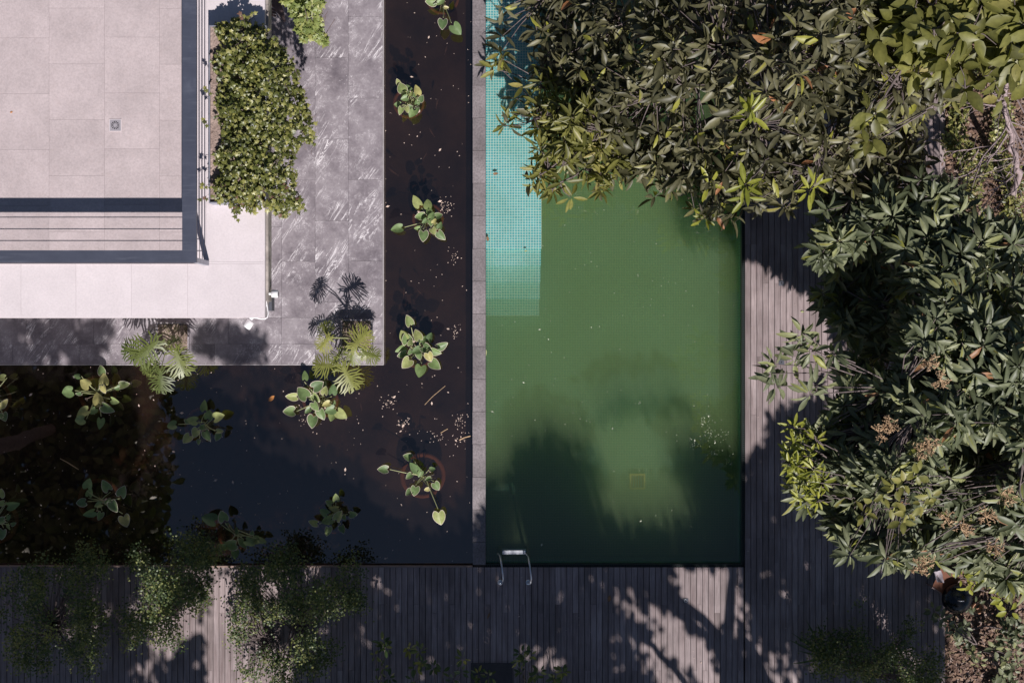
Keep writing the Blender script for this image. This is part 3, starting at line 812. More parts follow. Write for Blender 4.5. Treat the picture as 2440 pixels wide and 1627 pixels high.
PL = {
 'top': ((1055,-2,40), [(1029,4.6,24,180),(1049.4,3.4,20,220),(1036.8,11.5,8,200),(1062.6,19,11,0),(1055,55.7,24,265),(1086,68,29,310),(1070,-12,20,60),(1040,-15,20,120)]),
 'second': ((975,247,38), [(950.6,198,17,120),(958,212,24,110),(973,214.4,20,110),(981,225,14,75),(993.5,218,24,100),(988,227.4,15,70),(965,224.4,14,190),(965,234,16,200),(949,249.6,16,180),(955,262.6,19,255),(969,260,16,290),(982.8,268.8,20,240),(994,262.6,16,260),(994,243.5,16,75),(1002.7,236.6,17,60),(976,256,13,20)]),
 'third': ((1020,522,38), [(995,482,29,125),(1020,488.4,22,100),(1023.6,502.7,20,110),(1003,515,24,190),(1028,516,19,60),(1012.8,526,14,220),(1044,515,17,20),(1026,528.6,17,280),(1035,528.6,14,60),(948.6,544.6,28,190),(996,543,15,190),(1008.4,560,25,270),(1038.7,539,14,300),(1048.6,539,16,75),(1031.6,550,17,300),(1049.5,559,26,310)]),
 'fourth': ((995,835,42), [(975,766.5,26,110),(963,801,24,120),(970,809,27,100),(995.5,801,27,110),(1023,806,22,70),(1008,811.4,19,60),(1050.6,823.7,27,20),(1036,837,25,340),(1015,830,26,330),(994.5,835,22,200),(957,830,26,210),(961,844,24,200),(977,838,15,240),(970,863.5,27,230),(1001.6,881,28,260),(1035,867.5,28,320),(1022,848,23,290),(978,817.5,16,90),(998.6,846,18,280)]),
 'fifth': ((765,952,44), [(698,944.5,27,180),(724,939,34,135),(754.5,919.5,28,30),(726,897,22,90),(775,917.5,14,90),(774,932.5,20,80),(792.5,930.5,24,80),(750,945.5,26,310),(751,966,24,300),(779.5,962,20,200),(691.5,980,26,180),(735,977,18,220),(765.5,984.5,27,290),(789,976,24,200),(792.5,990,22,250),(812,984.7,28,320),(746,1001,30,260),(797,960,10,90)]),
 'sixth': ((235,938,45), [(242,884,22,100),(248,906,26,90),(205,915,28,150),(185,896,15,180),(164,933,28,190),(188.6,937,15,190),(294,916.7,23,10),(246.5,925,20,290),(233,952.4,28,100),(254,971,31,330),(272,954,20,340),(200.5,983,32,210),(224,978,18,230),(193,1000,26,190),(239,1006,25,265),(280.6,923.5,14,200)]),
 'seventh': ((483,1012,42), [(488,969,25,95),(497,990.5,22,80),(519,994,26,20),(460.5,1002,24,170),(412,1013,24,190),(467,1029.5,23,240),(447,1043.5,24,230),(493,1035,27,300),(519,1038.5,20,250),(483,1018,15,200),(474,1052,12,260),(522,1027,16,0),(445,1003,12,150)]),
 'eighth': ((240,1190,52), [(210,1155,24,80),(213.5,1175,20,80),(254,1159,28,120),(291,1173,26,70),(196,1196.5,23,190),(216,1221,28,200),(239,1227,20,250),(236,1202,18,200),(270,1204,28,300),(258,1195,16,60),(297,1238,27,290)]),
 'ninth': ((1008,1131,55), [(915,1118,24,180),(989,1115,27,135),(1001,1127,16,250),(976,1133,17,220),(1021,1141,15,200),(1039,1156,21,300),(989,1167,22,260),(976,1172,18,220),(1018,1165,12,200),(1047,1230,33,280),(973,1089,20,160),(1029,1118,13,10)]),
 'tenth': ((562,1268,42), [(501.6,1238,34,160),(532,1232,25,110),(541,1248,7,200),(565.6,1265.5,17,100),(552,1297,32,190),(532,1302,20,200),(579,1291,28,300),(593,1291,24,330),(560,1318,20,270),(609.6,1285.6,24,200),(623,1286.6,20,340),(601,1270,11,80)]),
 'eleventh': ((798,1228,42), [(800,1187,18,90),(785.5,1198,17,150),(798,1210.6,23,180),(774,1221,22,150),(782,1239,26,200),(805.4,1231,26,60),(749,1245,23,170),(839.4,1224.7,19,0),(781,1263,23,260),(815,1258.7,20,290),(819.5,1231,14,300)]),
 'twelfth': ((-4,1241,53), [(1,1177,20,80),(4.6,1198.6,18,200),(27.6,1203,30,10),(3.4,1241,22,200),(19.5,1232,14,270),(20.7,1252.5,15,290),(31,1248,12,20),(5.7,1270,24,260),(-20,1220,25,180)]),
 'thirteenth': ((-15,950,45), [(5,900,20,180),(12.5,959.5,15,60),(3.6,966,22,220),(9,991,20,290),(2,992,15,200),(-12,930,22,150)]),
}
PLAB = {
 'top': 'water plant cut off by the top photo edge, two leaves trailing below its pot',
 'second': 'compact upright water plant inside its round brown pot rim, high in the pond channel',
 'third': 'water plant in the channel with one leaf reaching far left on a long stalk',
 'fourth': 'dense rosette of pale edged leaves right of the paving corner, one leaf above it',
 'fifth': 'sunlit pale edged water plant just below the corner philodendron and its paving edge',
 'sixth': 'sprawling water plant close under the shaded marble strip in the dark left water',
 'seventh': 'half shaded water plant alone in the dark blue middle water with black reflections',
 'eighth': 'water plant over a faint round pot rim in the darkest lower left water',
 'ninth': 'water plant over the widest pot with two long stalked leaves, near the grey coping',
 'tenth': 'shaded water plant touching the fine leaved shrubs at the deck, two lit leaves above',
 'eleventh': 'dull green shaded water plant near the deck between the bushes and the widest pot',
 'twelfth': 'water plant cut off by the left photo edge with half its pot rim showing',
 'thirteenth': 'two or three leaves peeping in at the left photo edge just below the marble strip',
}
for key, ((cx_, cy_, pr), lv) in PL.items():
    c0 = P(cx_, cy_, -.3)
    t = thing('water_plant', (c0.x, c0.y, -.6), PLAB[key], 'water plant', 'potted water plants standing in the pond')
    pot = MB(); R0 = pr*S
    zr = -.195
    pot.lathe((c0.x, c0.y, zr), [(R0*.72,-.36),(R0*.93,-.06),(R0,-.05),(R0,0),(R0*.86,.004),(R0*.83,-.02),(R0*.8,-.05)], 32)
    po = pot.build('pot', M_terra, t)
    m = MB(); m.lathe((c0.x, c0.y, zr-.05), [(R0*.82,0),(.001,.02)], 24); m.build('soil', M_pondbed, po)
    cc = P(cx_, cy_, -.15)
    for (x, y, ln, an) in lv:
        dist = math.hypot(x-cx_, y-cy_)
        z = .08 + random.uniform(.0, .22) + .0015*max(0, 50-dist)
        a = math.radians(an); ct = P(x, y, z); L = ln*S*1.27
        d = np.array([math.cos(a), math.sin(a), random.uniform(-.25,.25)])
        up = np.array([random.uniform(-.6,.6), random.uniform(-.7,.4), 1.0])
        R = basis(d[None], up[None])[0]
        base = np.array(ct) - R[:,1]*L*.45
        o = bpy.data.objects.new('leaf', heart_mesh(random.random(), random.random() < .55))
        wq = random.uniform(.72, 1.0)
        off = t.location
        o.matrix_basis = Matrix([[R[i][0]*L*wq, R[i][1]*L, R[i][2]*L, base[i]-off[i]] for i in range(3)] + [[0,0,0,1]])
        link(o, t)
        b0 = Vector(base); s0 = Vector((cc.x+random.uniform(-.06,.06), cc.y+random.uniform(-.06,.06), -.2))
        m = MB(); mid = (b0+s0)*.5 + Vector((0,0,.06)); m.tube([s0, mid, b0], [.011,.010,.007], 5); m.build('stalk', M_stem, t)
    # small flower stalk
    for q in range(2):
        m = MB(); a = random.uniform(0, 6.28); e_ = Vector((cc.x+math.cos(a)*.16, cc.y+math.sin(a)*.16, .12)); m.tube([Vector((cc.x, cc.y, -.1)), e_], .005, 4)
        for k in range(5):
            aa = a+random.uniform(-.8,.8); m.tube([e_, e_+Vector((math.cos(aa)*.05, math.sin(aa)*.05, random.uniform(-.02,.03)))], [.004,.009], 4)
        m.build('flower_stalk', M_panicle if q else M_petal, t)

# ================================================================== debris, fish, fallen leaves
def specks(name, n, poly, z, mat, smin, smax, parent=None, clump=None):
    x, y = sample_poly(poly, n)
    if clump is not None:
        k = int(n*.35); ci = rng.integers(0, len(clump), k)
        x[:k] = np.array([clump[i][0] for i in ci]) + rng.normal(0, 9, k); y[:k] = np.array([clump[i][1] for i in ci]) + rng.normal(0, 9, k)
        ok = inpoly(x, y, poly); x = x[ok]; y = y[ok]
    pos = Pn(x, y, z*np.ones_like(x)); n = len(x)
    a = rng.uniform(0, 6.28, n); d = np.stack([np.cos(a), np.sin(a), np.zeros(n)], -1)
    up = np.stack([rng.normal(0,.15,n), rng.normal(0,.15,n), np.ones(n)], -1)
    sz = rng.uniform(smin, smax, n)*(1+ (rng.random(n) < .06)*1.8)
    pos[:,2] += .012
    return foliage(name, (SH_tiny[0]*np.array([.9,1,1]), SH_tiny[1]), basis(d, up), pos, sz, rng.random(n), mat, parent)
pondpoly = [(0,872),(915,872),(915,0),(1124,0),(1124,1345),(0,1345)]
specks('floating_petals', 620, pondpoly, WPOND, M_petal, .012, .035, None, [(925,955),(930,965),(1085,790),(1080,610),(1060,500),(1060,485),(960,1010),(1040,1040),(720,1000),(1100,1040),(1095,1000)])
specks('floating_specks', 380, [(1160,330),(1290,330),(1290,450),(1765,480),(1765,1340),(1160,1340)], WPOOL, M_speck, .010, .024, None, [(1680,1000),(1720,1040),(1700,1080),(1650,1060),(1740,1100),(1690,1030)])
specks('deck_debris', 220, [(1780,500),(2200,700),(2230,1600),(900,1600),(900,1360),(1780,1360)], .004, M_petal, .010, .022)
def fallen(x, y, z, L, an, mat, label, name='fallen_leaf', group='single fallen leaves', shape=None):
    p = P(x, y, z+.012); t_ = math.radians(an)
    bv, bf = shape or SH_broad; m = MB(); c_, s_ = math.cos(t_-math.pi/2), math.sin(t_-math.pi/2)
    m.add([(p.x+(v[0]*c_-(v[1]-.5)*s_)*L, p.y+(v[0]*s_+(v[1]-.5)*c_)*L, p.z+v[2]*L*.4+.02*L) for v in bv], bf, True)
    return tag(m.build(name, mat), label, 'fallen leaf', group)
fallen(647,949,WPOND,.16,45,M_orange,'orange dead leaf floating on the pond left of the sunlit water plant')
fallen(1181,414,WPOOL,.11,10,M_drybrown,'round brown leaf on the teal mosaic ledge of the pool')
fallen(1162,569,WPOOL,.11,95,M_drybrown,'brown leaf on the teal ledge against the coping near the steps')
fallen(1253,598,WPOOL,.07,10,M_yellow if False else M_stem,'small yellowish leaf on the first pool step')
fallen(27,268,TZ,.05,20,M_orange,'tiny rust leaf lying on the roof terrace tiles')
fallen(1452,1425,.004,.14,80,M_drybrown,'brown leaf on the shaded deck right of the pool ladder')
fallen(1164,1466,.004,.13,70,M_drybrown,'narrow brown leaf on the deck below the coping end',shape=SH_mango_b)
fallen(1912,743,.004,.07,0,M_stem,'small pale yellow leaf on the sunlit side deck')
fallen(1158,840,WPOOL,.13,90,M_stem,'pale leaf floating against the coping at the pool edge',shape=SH_mango_b)
def twig(pts, z, r, label):
    m = MB(); m.tube([P(x, y, z+r+.002) for x, y in pts], r, 5); tag(m.build('floating_twig', M_panicle), label, 'twig', 'twigs on the pond')
twig([(1012,964),(1030,945),(1061,919)], WPOND, .006, 'long straight twig floating on the pond near the coping')
twig([(1094,1048),(1106,1042),(1121,1038)], WPOND, .014, 'short thick twig touching the coping wall')
twig([(1050,1031),(1058,1026),(1067,1021)], WPOND, .008, 'small bent twig right of the widest pot')
twig([(143,1092),(160,1101),(187,1118)], WPOND, .007, 'thin twig floating in the darkest water at lower left')
FISH = [(1062,120,75,.20,'uppermost small grey fish, near the top of the pond channel'),(1041,246,80,.22,'small grey fish right of the compact upright water plant'),(1029,316,120,.22,'grey fish in the middle of the channel between two water plants'),(938,410,140,.26,'largest grey fish, near the paving side of the channel'),(1012,372,60,.17,'tiny fish right of the largest fish'),(962,698,85,.20,'left of the two fish below the long reaching water plant leaf'),(1000,696,130,.18,'right of the two fish below the long reaching water plant leaf'),(860,968,100,.17,'pale fish in the dark water right of the sunlit water plant')]
for (x, y, an, L, lb) in FISH:
    c0 = P(x, y, WPOND-.02); t = thing('fish', (c0.x, c0.y, WPOND-.03), lb, 'fish', 'small grey fish in the pond channel')
    a = math.radians(an); d = Vector((math.cos(a), math.sin(a), 0)); m = MB()
    m.tube([c0+d*(L*(.5-q))+Vector((0,0,-.01)) for q in (0,.15,.35,.6,.85)], [L*.03,L*.09,L*.11,L*.07,L*.02], 8); m.build('body', M_koi, t)
    nn = Vector((-d.y, d.x, 0)); e0 = c0-d*(L*.33)+Vector((0,0,-.01)); m = MB()
    m.add([e0, e0-d*L*.2+nn*L*.09, e0-d*L*.14, e0-d*L*.2-nn*L*.09], [(0,1,2),(0,2,3)]); m.build('tail', M_koi, t)

# ================================================================== pool ladder
t = thing('pool_ladder', P(1224, 1350, 0), 'stainless steel pool ladder with one bright step hooked over the deck edge', 'ladder')
zs = .72
for (fx, hx) in ((1192,1196),(1259,1263)):
    f0 = P(fx, 1387, .02); top0 = P(fx+5, 1390, .38); top1 = P(fx+7, 1378, .62); top2 = P(fx+4, 1350, .66); top3 = P(fx, 1326, .5); top4 = P(fx-6,1318,.25); bot = P(fx-5 , 1322, -1.0)
    m = MB(); m.tube([f0, top0, top1, top2, top3, top4, bot], .016, 10); m.build('handrail', M_steel, t)
    m = MB(); m.lathe((f0.x, f0.y, .003), [(.001,.02),(.045,.018),(.055,.0)], 16); m.build('foot_flange', M_steel, t)
for k, (yy, zz) in enumerate([(1315.5, -.10), (1312, -.38), (1311, -.66)]):
    a = P(1197, yy-4.5, zz); b = P(1253, yy+4.5, zz); m = MB(); m.box(a.x, b.y, zz-.02, b.x, a.y, zz); 
    o = m.build('step', M_tread, t)
    m = MB()
    for q in range(6):
        for w_ in range(2): x_ = a.x+.05+q*(b.x-a.x-.1)/5; y_ = b.y+.025+w_*.03; m.box(x_-.008, y_-.004, zz+.0005, x_+.008, y_+.004, zz+.002)
    m.build('tread_grip', M_alu, o)
# deck plates
for (x, y, lb) in ((1862,675,'upper square grey metal plate set in the sunlit side deck'), (1862,863,'lower square grey metal plate in the side deck beside the dark overhanging twigs')):
    a = P(x-6.6, y-6, 0); b = P(x+6.6, y+6, 0); t = thing('deck_plate', P(x, y, .003), lb, 'plate', 'square metal plates in the side deck')
    m = MB(); m.box(a.x, b.y, .0025, b.x, a.y, .009); m.build('plate', M_plate, t); c_ = P(x, y, 0); m = MB(); m.lathe((c_.x, c_.y, .009), [(.001,.002),(.012,.002),(.013,0)], 12); m.build('screw', M_dark, t)
t = thing('deck_hook', P(1634,1430,.003), 'small square metal ring plate in the bottom deck at the shadow edge', 'plate')
a = P(1628,1425,0); b = P(1640,1436,0); m = MB(); m.box(a.x, b.y, .0025, b.x, a.y, .007); m.build('plate', M_plate, t)
m = MB(); c_ = P(1634,1431,.02); m.tube([Vector((c_.x+math.cos(q)*.03, c_.y+math.sin(q)*.03, .014)) for q in np.linspace(0, 6.28, 13)], .004, 5); m.build('ring', M_steel, t)
# thin dark rectangle on the deck at the bottom of the frame
a = P(1122,1579,.01); b = P(1222,1660,.01); m = MB(); m.box(a.x, b.y, .004, b.x, a.y, .022); tag(m.build('dark_rectangle', mat_plain('dark matte rectangle', (.085,.075,.08), .9)), 'dark flat rectangle on the bottom deck among dark leaves', 'mat')

# ================================================================== furniture at lower right
t = thing('deck_chair', P(2265, 1390, 0), 'low deck chair with rust brown canvas half hidden under the mango leaves', 'chair')
def quadsheet(pts, z, th, name, mat, sub=6):
    c4 = [P(x, y, zz) for (x, y), zz in zip(pts, z)]; m = MB(); vs = []; n = sub+1
    for i in range(n):
        for j in range(n):
            u, v = i/sub, j/sub
            p = (c4[0]*(1-u)+c4[1]*u)*(1-v) + (c4[3]*(1-u)+c4[2]*u)*v
            p = p + Vector((random.uniform(-.006,.006), random.uniform(-.006,.006), -.10*math.sin(math.pi*u)*math.sin(math.pi*v)+random.uniform(-.006,.006)))
            vs.append(p)
    fs = [(i*n+j, (i+1)*n+j, (i+1)*n+j+1, i*n+j+1) for i in range(sub) for j in range(sub)]
    m.add(vs, fs, True); m.add([p-Vector((0,0,th)) for p in vs], [tuple(reversed(f)) for f in fs], True)
    m.build(name, mat, t)
quadsheet([(2243,1350),(2290,1378),(2256,1420),(2222,1398)], [.55,.40,.42,.6], .015, 'canvas_seat', M_canvas)
for q in (((2240,1348),(2292,1377)), ((2220,1398),(2258,1424))):
    m = MB(); m.tube([P(*q[0], .62), P(*q[1], .36)], .018, 8); m.build('side_rail', M_oldwood, t)
for q in ((2240,1350),(2290,1377),(2256,1422),(2222,1398)):
    m = MB(); g = P(*q, .4); m.tube([Vector((g.x, g.y, .40)), Vector((g.x, g.y, -.02))], .016, 8); m.build('leg', M_oldwood, t)
t = thing('folded_towel', P(2235, 1375, .5), 'crumpled grey cloth draped over the rust brown deck chair', 'towel')
quadsheet([(2226,1362),(2243,1358),(2250,1388),(2233,1386)], [.68,.66,.64,.66], .02, 'cloth', M_towel, 7)
quadsheet([(2243,1336),(2257,1338),(2256,1352),(2250,1357)], [.75,.75,.74,.74], .02, 'cloth', M_towel, 5)
c_ = P(2282,1426,.5); t = thing('kettle_barbecue', (c_.x, c_.y, 0), 'glossy black round barbecue on the soil under the branches', 'barbecue')
m = MB(); m.lathe((c_.x, c_.y, .45), [(.02,-.2),(.2,-.14),(.3,0),(.31,.02),(.3,.05),(.22,.16),(.10,.21),(.001,.22)], 28); m.build('bowl', M_black, t)
m = MB(); m.tube([(c_.x-.05, c_.y, .67), (c_.x-.05, c_.y, .73), (c_.x+.05, c_.y, .73), (c_.x+.05, c_.y, .67)], .010, 6); m.build('handle', M_steel, t)
for k in range(3):
    a = k*2.1+.4; m = MB(); m.tube([(c_.x+math.cos(a)*.12, c_.y+math.sin(a)*.12, .33), (c_.x+math.cos(a)*.28, c_.y+math.sin(a)*.28, -.09)], .013, 6); m.build('leg', M_steel, t)
c_ = P(2328,1447,.05); t = thing('flower_pot', (c_.x, c_.y, -.09), 'small terracotta pot beside the glossy black barbecue', 'pot')
m = MB(); m.lathe((c_.x, c_.y, -.09), [(.07,0),(.10,.18),(.115,.18),(.115,.22),(.095,.22),(.09,.16),(.001,.16)], 20); m.build('pot', M_terra, t)
def ell(x, y, cx, cy, rx, ry, a=0):
    a = math.radians(a); dx = x-cx; dy = y-cy; u = dx*math.cos(a)+dy*math.sin(a); v = -dx*math.sin(a)+dy*math.cos(a)
    return (u/rx)**2+(v/ry)**2
# ================================================================== TREES
def rosettes(centers, axis, nl, L, shape_key, shape, tone_c, droop=(-.35,.45), spread=1.0, Lvar=.25):
    "leaves whirled round each twig end"
    n = len(centers); rep = nl
    idx = np.repeat(np.arange(n), rep); N_ = len(idx)
    ax = axis[idx]; ax = ax/np.linalg.norm(ax, axis=1, keepdims=True)
    t1 = np.cross(ax, np.array([.3,.9,.1])); t1 /= np.linalg.norm(t1, axis=1, keepdims=True); t2 = np.cross(ax, t1)
    k = np.concatenate([np.arange(r) for r in rep])
    ph = k*2.399 + np.repeat(rng.uniform(0, 6.28, n), rep) + rng.normal(0, .25, N_)
    el = rng.uniform(droop[0], droop[1], N_)
    d = (np.cos(ph)[:,None]*t1 + np.sin(ph)[:,None]*t2)*np.cos(el)[:,None] + ax*np.sin(el)[:,None]
    up = ax + rng.normal(0, .38, (N_,3))
    pos = centers[idx] + d*(.02+rng.uniform(0,.05,N_)[:,None]) + ax*rng.uniform(-.07,.03,N_)[:,None]
    size = L*(1+rng.uniform(-Lvar, Lvar, N_))*np.repeat(rng.uniform(.8,1.15,n), rep)
    tone = np.clip(np.repeat(tone_c, rep) + rng.normal(0, .12, N_), 0, .9)
    sp = rng.random(N_); tone[sp > .97] = .97; tone[sp > .995] = 1.0
    return basis(d, up), pos, size, tone
def wnoise(x, y, s, seed=0):
    r = np.random.default_rng(seed); v = np.zeros(np.shape(x))
    for k in range(6):
        a = r.uniform(0, 6.28); f = s*r.uniform(.6, 1.8); v += np.sin((np.cos(a)*x+np.sin(a)*y)*f + r.uniform(0, 6.28))
    return v/6
def ext(poly):
    return [(x if x < 2470 else 3300, y if y > -50 else -1000) for x, y in poly]
def limb(pts, r0, r1, seg=7, wob=.06):
    pts = [Vector(p) for p in pts]; out = []
    n = len(pts)-1
    for i in range(n*seg+1):
        u = i/seg; k = min(int(u), n-1); f = u-k
        p0 = pts[max(k-1,0)]; p1 = pts[k]; p2 = pts[k+1]; p3 = pts[min(k+2,n)]
        q = 0.5*((2*p1)+(p2-p0)*f+(2*p0-5*p1+4*p2-p3)*f*f+(3*p1-p0-3*p2+p3)*f**3)
        if 0 < i < n*seg: q = q + Vector((random.gauss(0,wob),random.gauss(0,wob),random.gauss(0,wob)))*.5
        out.append(q)
    m_ = len(out); return out, [r0+(r1-r0)*i/(m_-1) for i in range(m_)]
def crown_tree(name, label, cat, base, polys, nros, zmin, zgain, zcap, L, mat, shape_key, shape, nleaf, top, seed,
               tone=(.2,.8), depth=1.1, trunk_r=.17, group=None, axis_tilt=.45, limbs=14, bark=None, jit=14, droop=(-.35,.45), extra=None, hole=None, twig_n=1.0, shape2=None, avoid=None, zslope=0.0, gap=-.30, zmod=None):
    bark = bark or M_bark
    b = G(*base, -.12); t = thing(name, (b.x, b.y, -.1), label, cat, group)
    X = []; Y = []; Z = []
    for poly, w in polys:
        n = int(nros*w); x, y = sample_poly(poly, n)
        e = edgedist(x, y, ext(poly))*S
        z = zmin + zgain*np.minimum(e, zcap) + .35*wnoise(x, y, .022, seed) + zslope*np.clip((x-1500)/400., 0, 1) - rng.exponential(depth*.62, n)*np.minimum(1, e/.4+.15)
        z = z + (zmod(x, y) if zmod is not None else 0); z = np.maximum(z, .9)
        x = x + rng.normal(0, jit, n)*(e < .35); y = y + rng.normal(0, jit, n)*(e < .35)
        g = wnoise(x, y, .05, seed+5)+.5*wnoise(x, y, .12, seed+6); k = g > gap
        if hole is not None: k &= ~hole(x, y)
        X.append(x[k]); Y.append(y[k]); Z.append(z[k])
    x = np.concatenate(X); y = np.concatenate(Y); z = np.concatenate(Z)
    if avoid is not None:
        for it in range(9):
            g = Pn(x, y, z); sx = CX + (g[:,0]-.26*z)/S; sy = CY - (g[:,1]+1.045*z)/S
            bad = inpoly(sx, sy, avoid)
            z = np.where(bad, z*1.05, z)
        g = Pn(x, y, z); sx = CX + (g[:,0]-.26*z)/S; sy = CY - (g[:,1]+1.045*z)/S
        ok = ~inpoly(sx, sy, avoid) & (z < 7.2); x, y, z = x[ok], y[ok], z[ok]
    c = Pn(x, y, z)
    if extra is not None: c = np.concatenate([c, np.array([P(*q) for q in extra])])
    n = len(c)
    ax = np.stack([rng.normal(0, axis_tilt, n), rng.normal(-.15, axis_tilt, n), np.ones(n)], -1)
    tc = rng.uniform(tone[0], tone[1], n)
    nl = rng.integers(nleaf[0], nleaf[1]+1, n)
    R, pos, size, tn = rosettes(c, ax, nl, L, shape_key, shape, tc, droop)
    ipx = CX + pos[:,0]*H/(H-pos[:,2])/S; ipy = CY - pos[:,1]*H/(H-pos[:,2])/S
    inside = (ipx > 5) & (ipx < 2435) & (ipy > 5) & (ipy < 1620)
    sc = pos[:,2] - zgain*0 + np.where(inside, 0, -50) + rng.normal(0, .5, len(pos))
    if shape2 is None: leaves_split(shape_key, shape, R, pos, size, tn, mat, t, top, sc)
    else:
        q = rng.random(len(pos)) < .35
        leaves_split(shape_key, shape, R[~q], pos[~q], size[~q], tn[~q], mat, t, int(top*.65), sc[~q])
        leaves_split(shape_key+'w', shape2, R[q], pos[q], size[q], tn[q], mat, t, int(top*.35), sc[q])
    # wood
    zt_ = float(np.percentile(c[:,2], 50)); m = MB()
    cen = Vector((float(np.mean(c[:,0])), float(np.mean(c[:,1])), zt_*.55))
    fork = Vector((b.x*.75+cen.x*.25, b.y*.75+cen.y*.25, zt_*.5))
    pts, rr = limb([Vector((b.x, b.y, -.15)), (Vector((b.x, b.y, 0))+fork)*.5+Vector((.08,.05,0)), fork], trunk_r, trunk_r*.7)
    m.tube(pts, rr, 10); m.build('trunk', bark, t)
    idx = rng.choice(n, min(limbs, n), replace=False)
    ends = []
    for i in idx:
        e_ = Vector(c[i]); mid = fork*.5+e_*.5+Vector((0,0,.25)); pts, rr = limb([fork, mid, e_], trunk_r*.42, .014)
        m = MB(); m.tube(pts, rr, 7); m.build('branch', bark, t); ends += pts[len(pts)//3:]
    E = np.array([tuple(q) for q in ends]); tw = MB()
    for i in range(n):
        if random.random() > twig_n: continue
        p = c[i]; dd = E-p; j = int(np.argmin((dd**2).sum(1))); q = E[j]; L_ = np.linalg.norm(q-p)
        if L_ < .05: continue
        if L_ > 1.1: q = p+(q-p)/L_*1.1
        mid = (p+q)/2 + rng.normal(0, .05, 3)
        tw.tube([p, mid, q], [.006,.010,.014], 4, cap=False)
    tw.build('twigs', bark, t, 'stuff')
    return t, c

Upoly = [(1275,-60),(1262,60),(1272,150),(1300,215),(1318,300),(1335,380),(1400,425),(1470,405),(1530,455),(1610,430),(1665,480),(1700,500),(1760,490),(1800,520),(1880,480),(1960,500),(2080,480),(2190,440),(2215,330),(2235,240),(2300,190),(2290,90),(2200,-60)]
Upoly2 = [(1178,-60),(1165,20),(1185,90),(1215,140),(1250,100),(1290,-60)]
mt1, c1 = crown_tree('mango_tree', 'biggest dark dusty mango tree hanging over the top right of the pool', 'tree', (2120,150),
    [(Upoly, 1.0), (Upoly2, .007)], 1900, 1.7, 1.1, 2.6, .275, M_mango, 'mango', SH_mango, (5,9), 300, 3, shape2=SH_mango_w, zslope=2.4, gap=-.22, tone=(.1,.75), depth=1.6, trunk_r=.2, axis_tilt=.8, limbs=22, group='mango trees beside the pool', droop=(-.6,.5),
    extra=[(1290,400,1.7),(1262,430,1.6),(1196,122,1.9),(1178,150,1.8),(1230,235,1.6),(1216,300,1.5),(1560,470,1.9),(1680,520,1.8),(1745,515,1.9),(1655,500,1.8)])
Rpoly = [(1975,505),(2090,470),(2230,450),(2300,540),(2480,540),(2480,1400),(2370,1385),(2300,1315),(2210,1330),(2120,1345),(2040,1320),(2000,1270),(1960,1225),(1925,1190),(1895,1120),(1915,1050),(1960,1010),(2010,960),(2015,880),(2005,800),(1985,735),(1960,690),(1990,640),(1945,590)]
LIT = [(1300,570),(1640,600),(1776,570),(1850,610),(1900,650),(1965,695),(1985,735),(2000,800),(2010,880),(2000,900),(1900,935),(1860,960),(1800,1040),(1776,1050),(1300,1050)]
def rhole(x, y):
    return ((((x-2400)/70.)**2+((y-700)/75.)**2) < 1) & (rng.random(np.shape(x)) < .8)
mt2, c2 = crown_tree('mango_tree', 'right hand mango tree with star shaped leaf whorls covering the side deck', 'tree', (2330,930),
    [(Rpoly, 1.0)], 3000, 4.7, .5, 2.6, .285, M_mango2, 'mango2', SH_mango, (8,12), 300, 11, tone=(.15,.85), depth=1.5, trunk_r=.18, axis_tilt=.35, limbs=22, group='mango trees beside the pool', droop=(-.45,.35), hole=rhole, avoid=LIT, gap=-.10, zmod=lambda x, y: -2.6*np.clip(1.5-ell(x, y, 2060, 740, 120, 150, 10), 0, 1) - 1.6*np.clip(1.4-ell(x, y, 2350, 1090, 90, 70, 0), 0, 1) - 1.2*np.clip(1.4-ell(x, y, 2090, 980, 70, 40, 20), 0, 1),
    extra=[(1845,868,5.5),(1840,890,5.4),(1912,795,5.6),(1905,820,5.5),(1935,838,5.6),(1895,855,5.5),(1852,920,5.4),(1945,920,5.5),(1985,845,5.6),(1930,940,5.5)])
# dry panicles and young leaves on the right tree
m = MB()
for (x, y) in [(2212,862),(2240,905),(2190,1075),(2215,1060),(2095,1030),(2255,1235),(2205,1340),(2190,1350),(2370,1300),(2350,1230),(2290,1260),(2400,1180),(2120,1010)]:
    c_ = P(x, y, 5.9)
    for k in range(16):
        a = random.uniform(0,6.28); e_ = c_+Vector((math.cos(a)*.15, math.sin(a)*.15, random.uniform(-.05,.1))); m.tube([c_, e_], [.006,.004], 3)
        for q in range(5): f_ = c_.lerp(e_, random.uniform(.4,1)); m.tube([f_, f_+Vector((random.gauss(0,.025), random.gauss(0,.025), .02))], [.004,.010], 3)
m.build('flower_panicles', M_panicle, mt2, 'stuff')

# olive drooping branches at the left edge of the canopy over the pool
Opoly = [(1250,170),(1300,200),(1400,200),(1470,250),(1500,330),(1480,400),(1440,440),(1400,400),(1350,420),(1310,450),(1270,420),(1262,370),(1280,320),(1262,260)]
crown_tree('olive_leaved_tree', 'tree with drooping olive yellow leaves hanging over the teal pool ledge', 'tree', (1830,120),
    [(Opoly, 1.0)], 200, 1.9, 1.3, 1.2, .26, M_olive, 'narrow', SH_mango_b, (5,8), 240, 21, tone=(.1,.9), depth=.6, trunk_r=.09, axis_tilt=.9, limbs=9, droop=(-.9,.2), jit=10,
    extra=[(1212,268,1.6),(1225,285,1.5),(1200,300,1.5),(1275,440,1.6),(1360,470,1.6),(1330,440,1.7),(1195,140,2.0),(1180,165,2.0)])
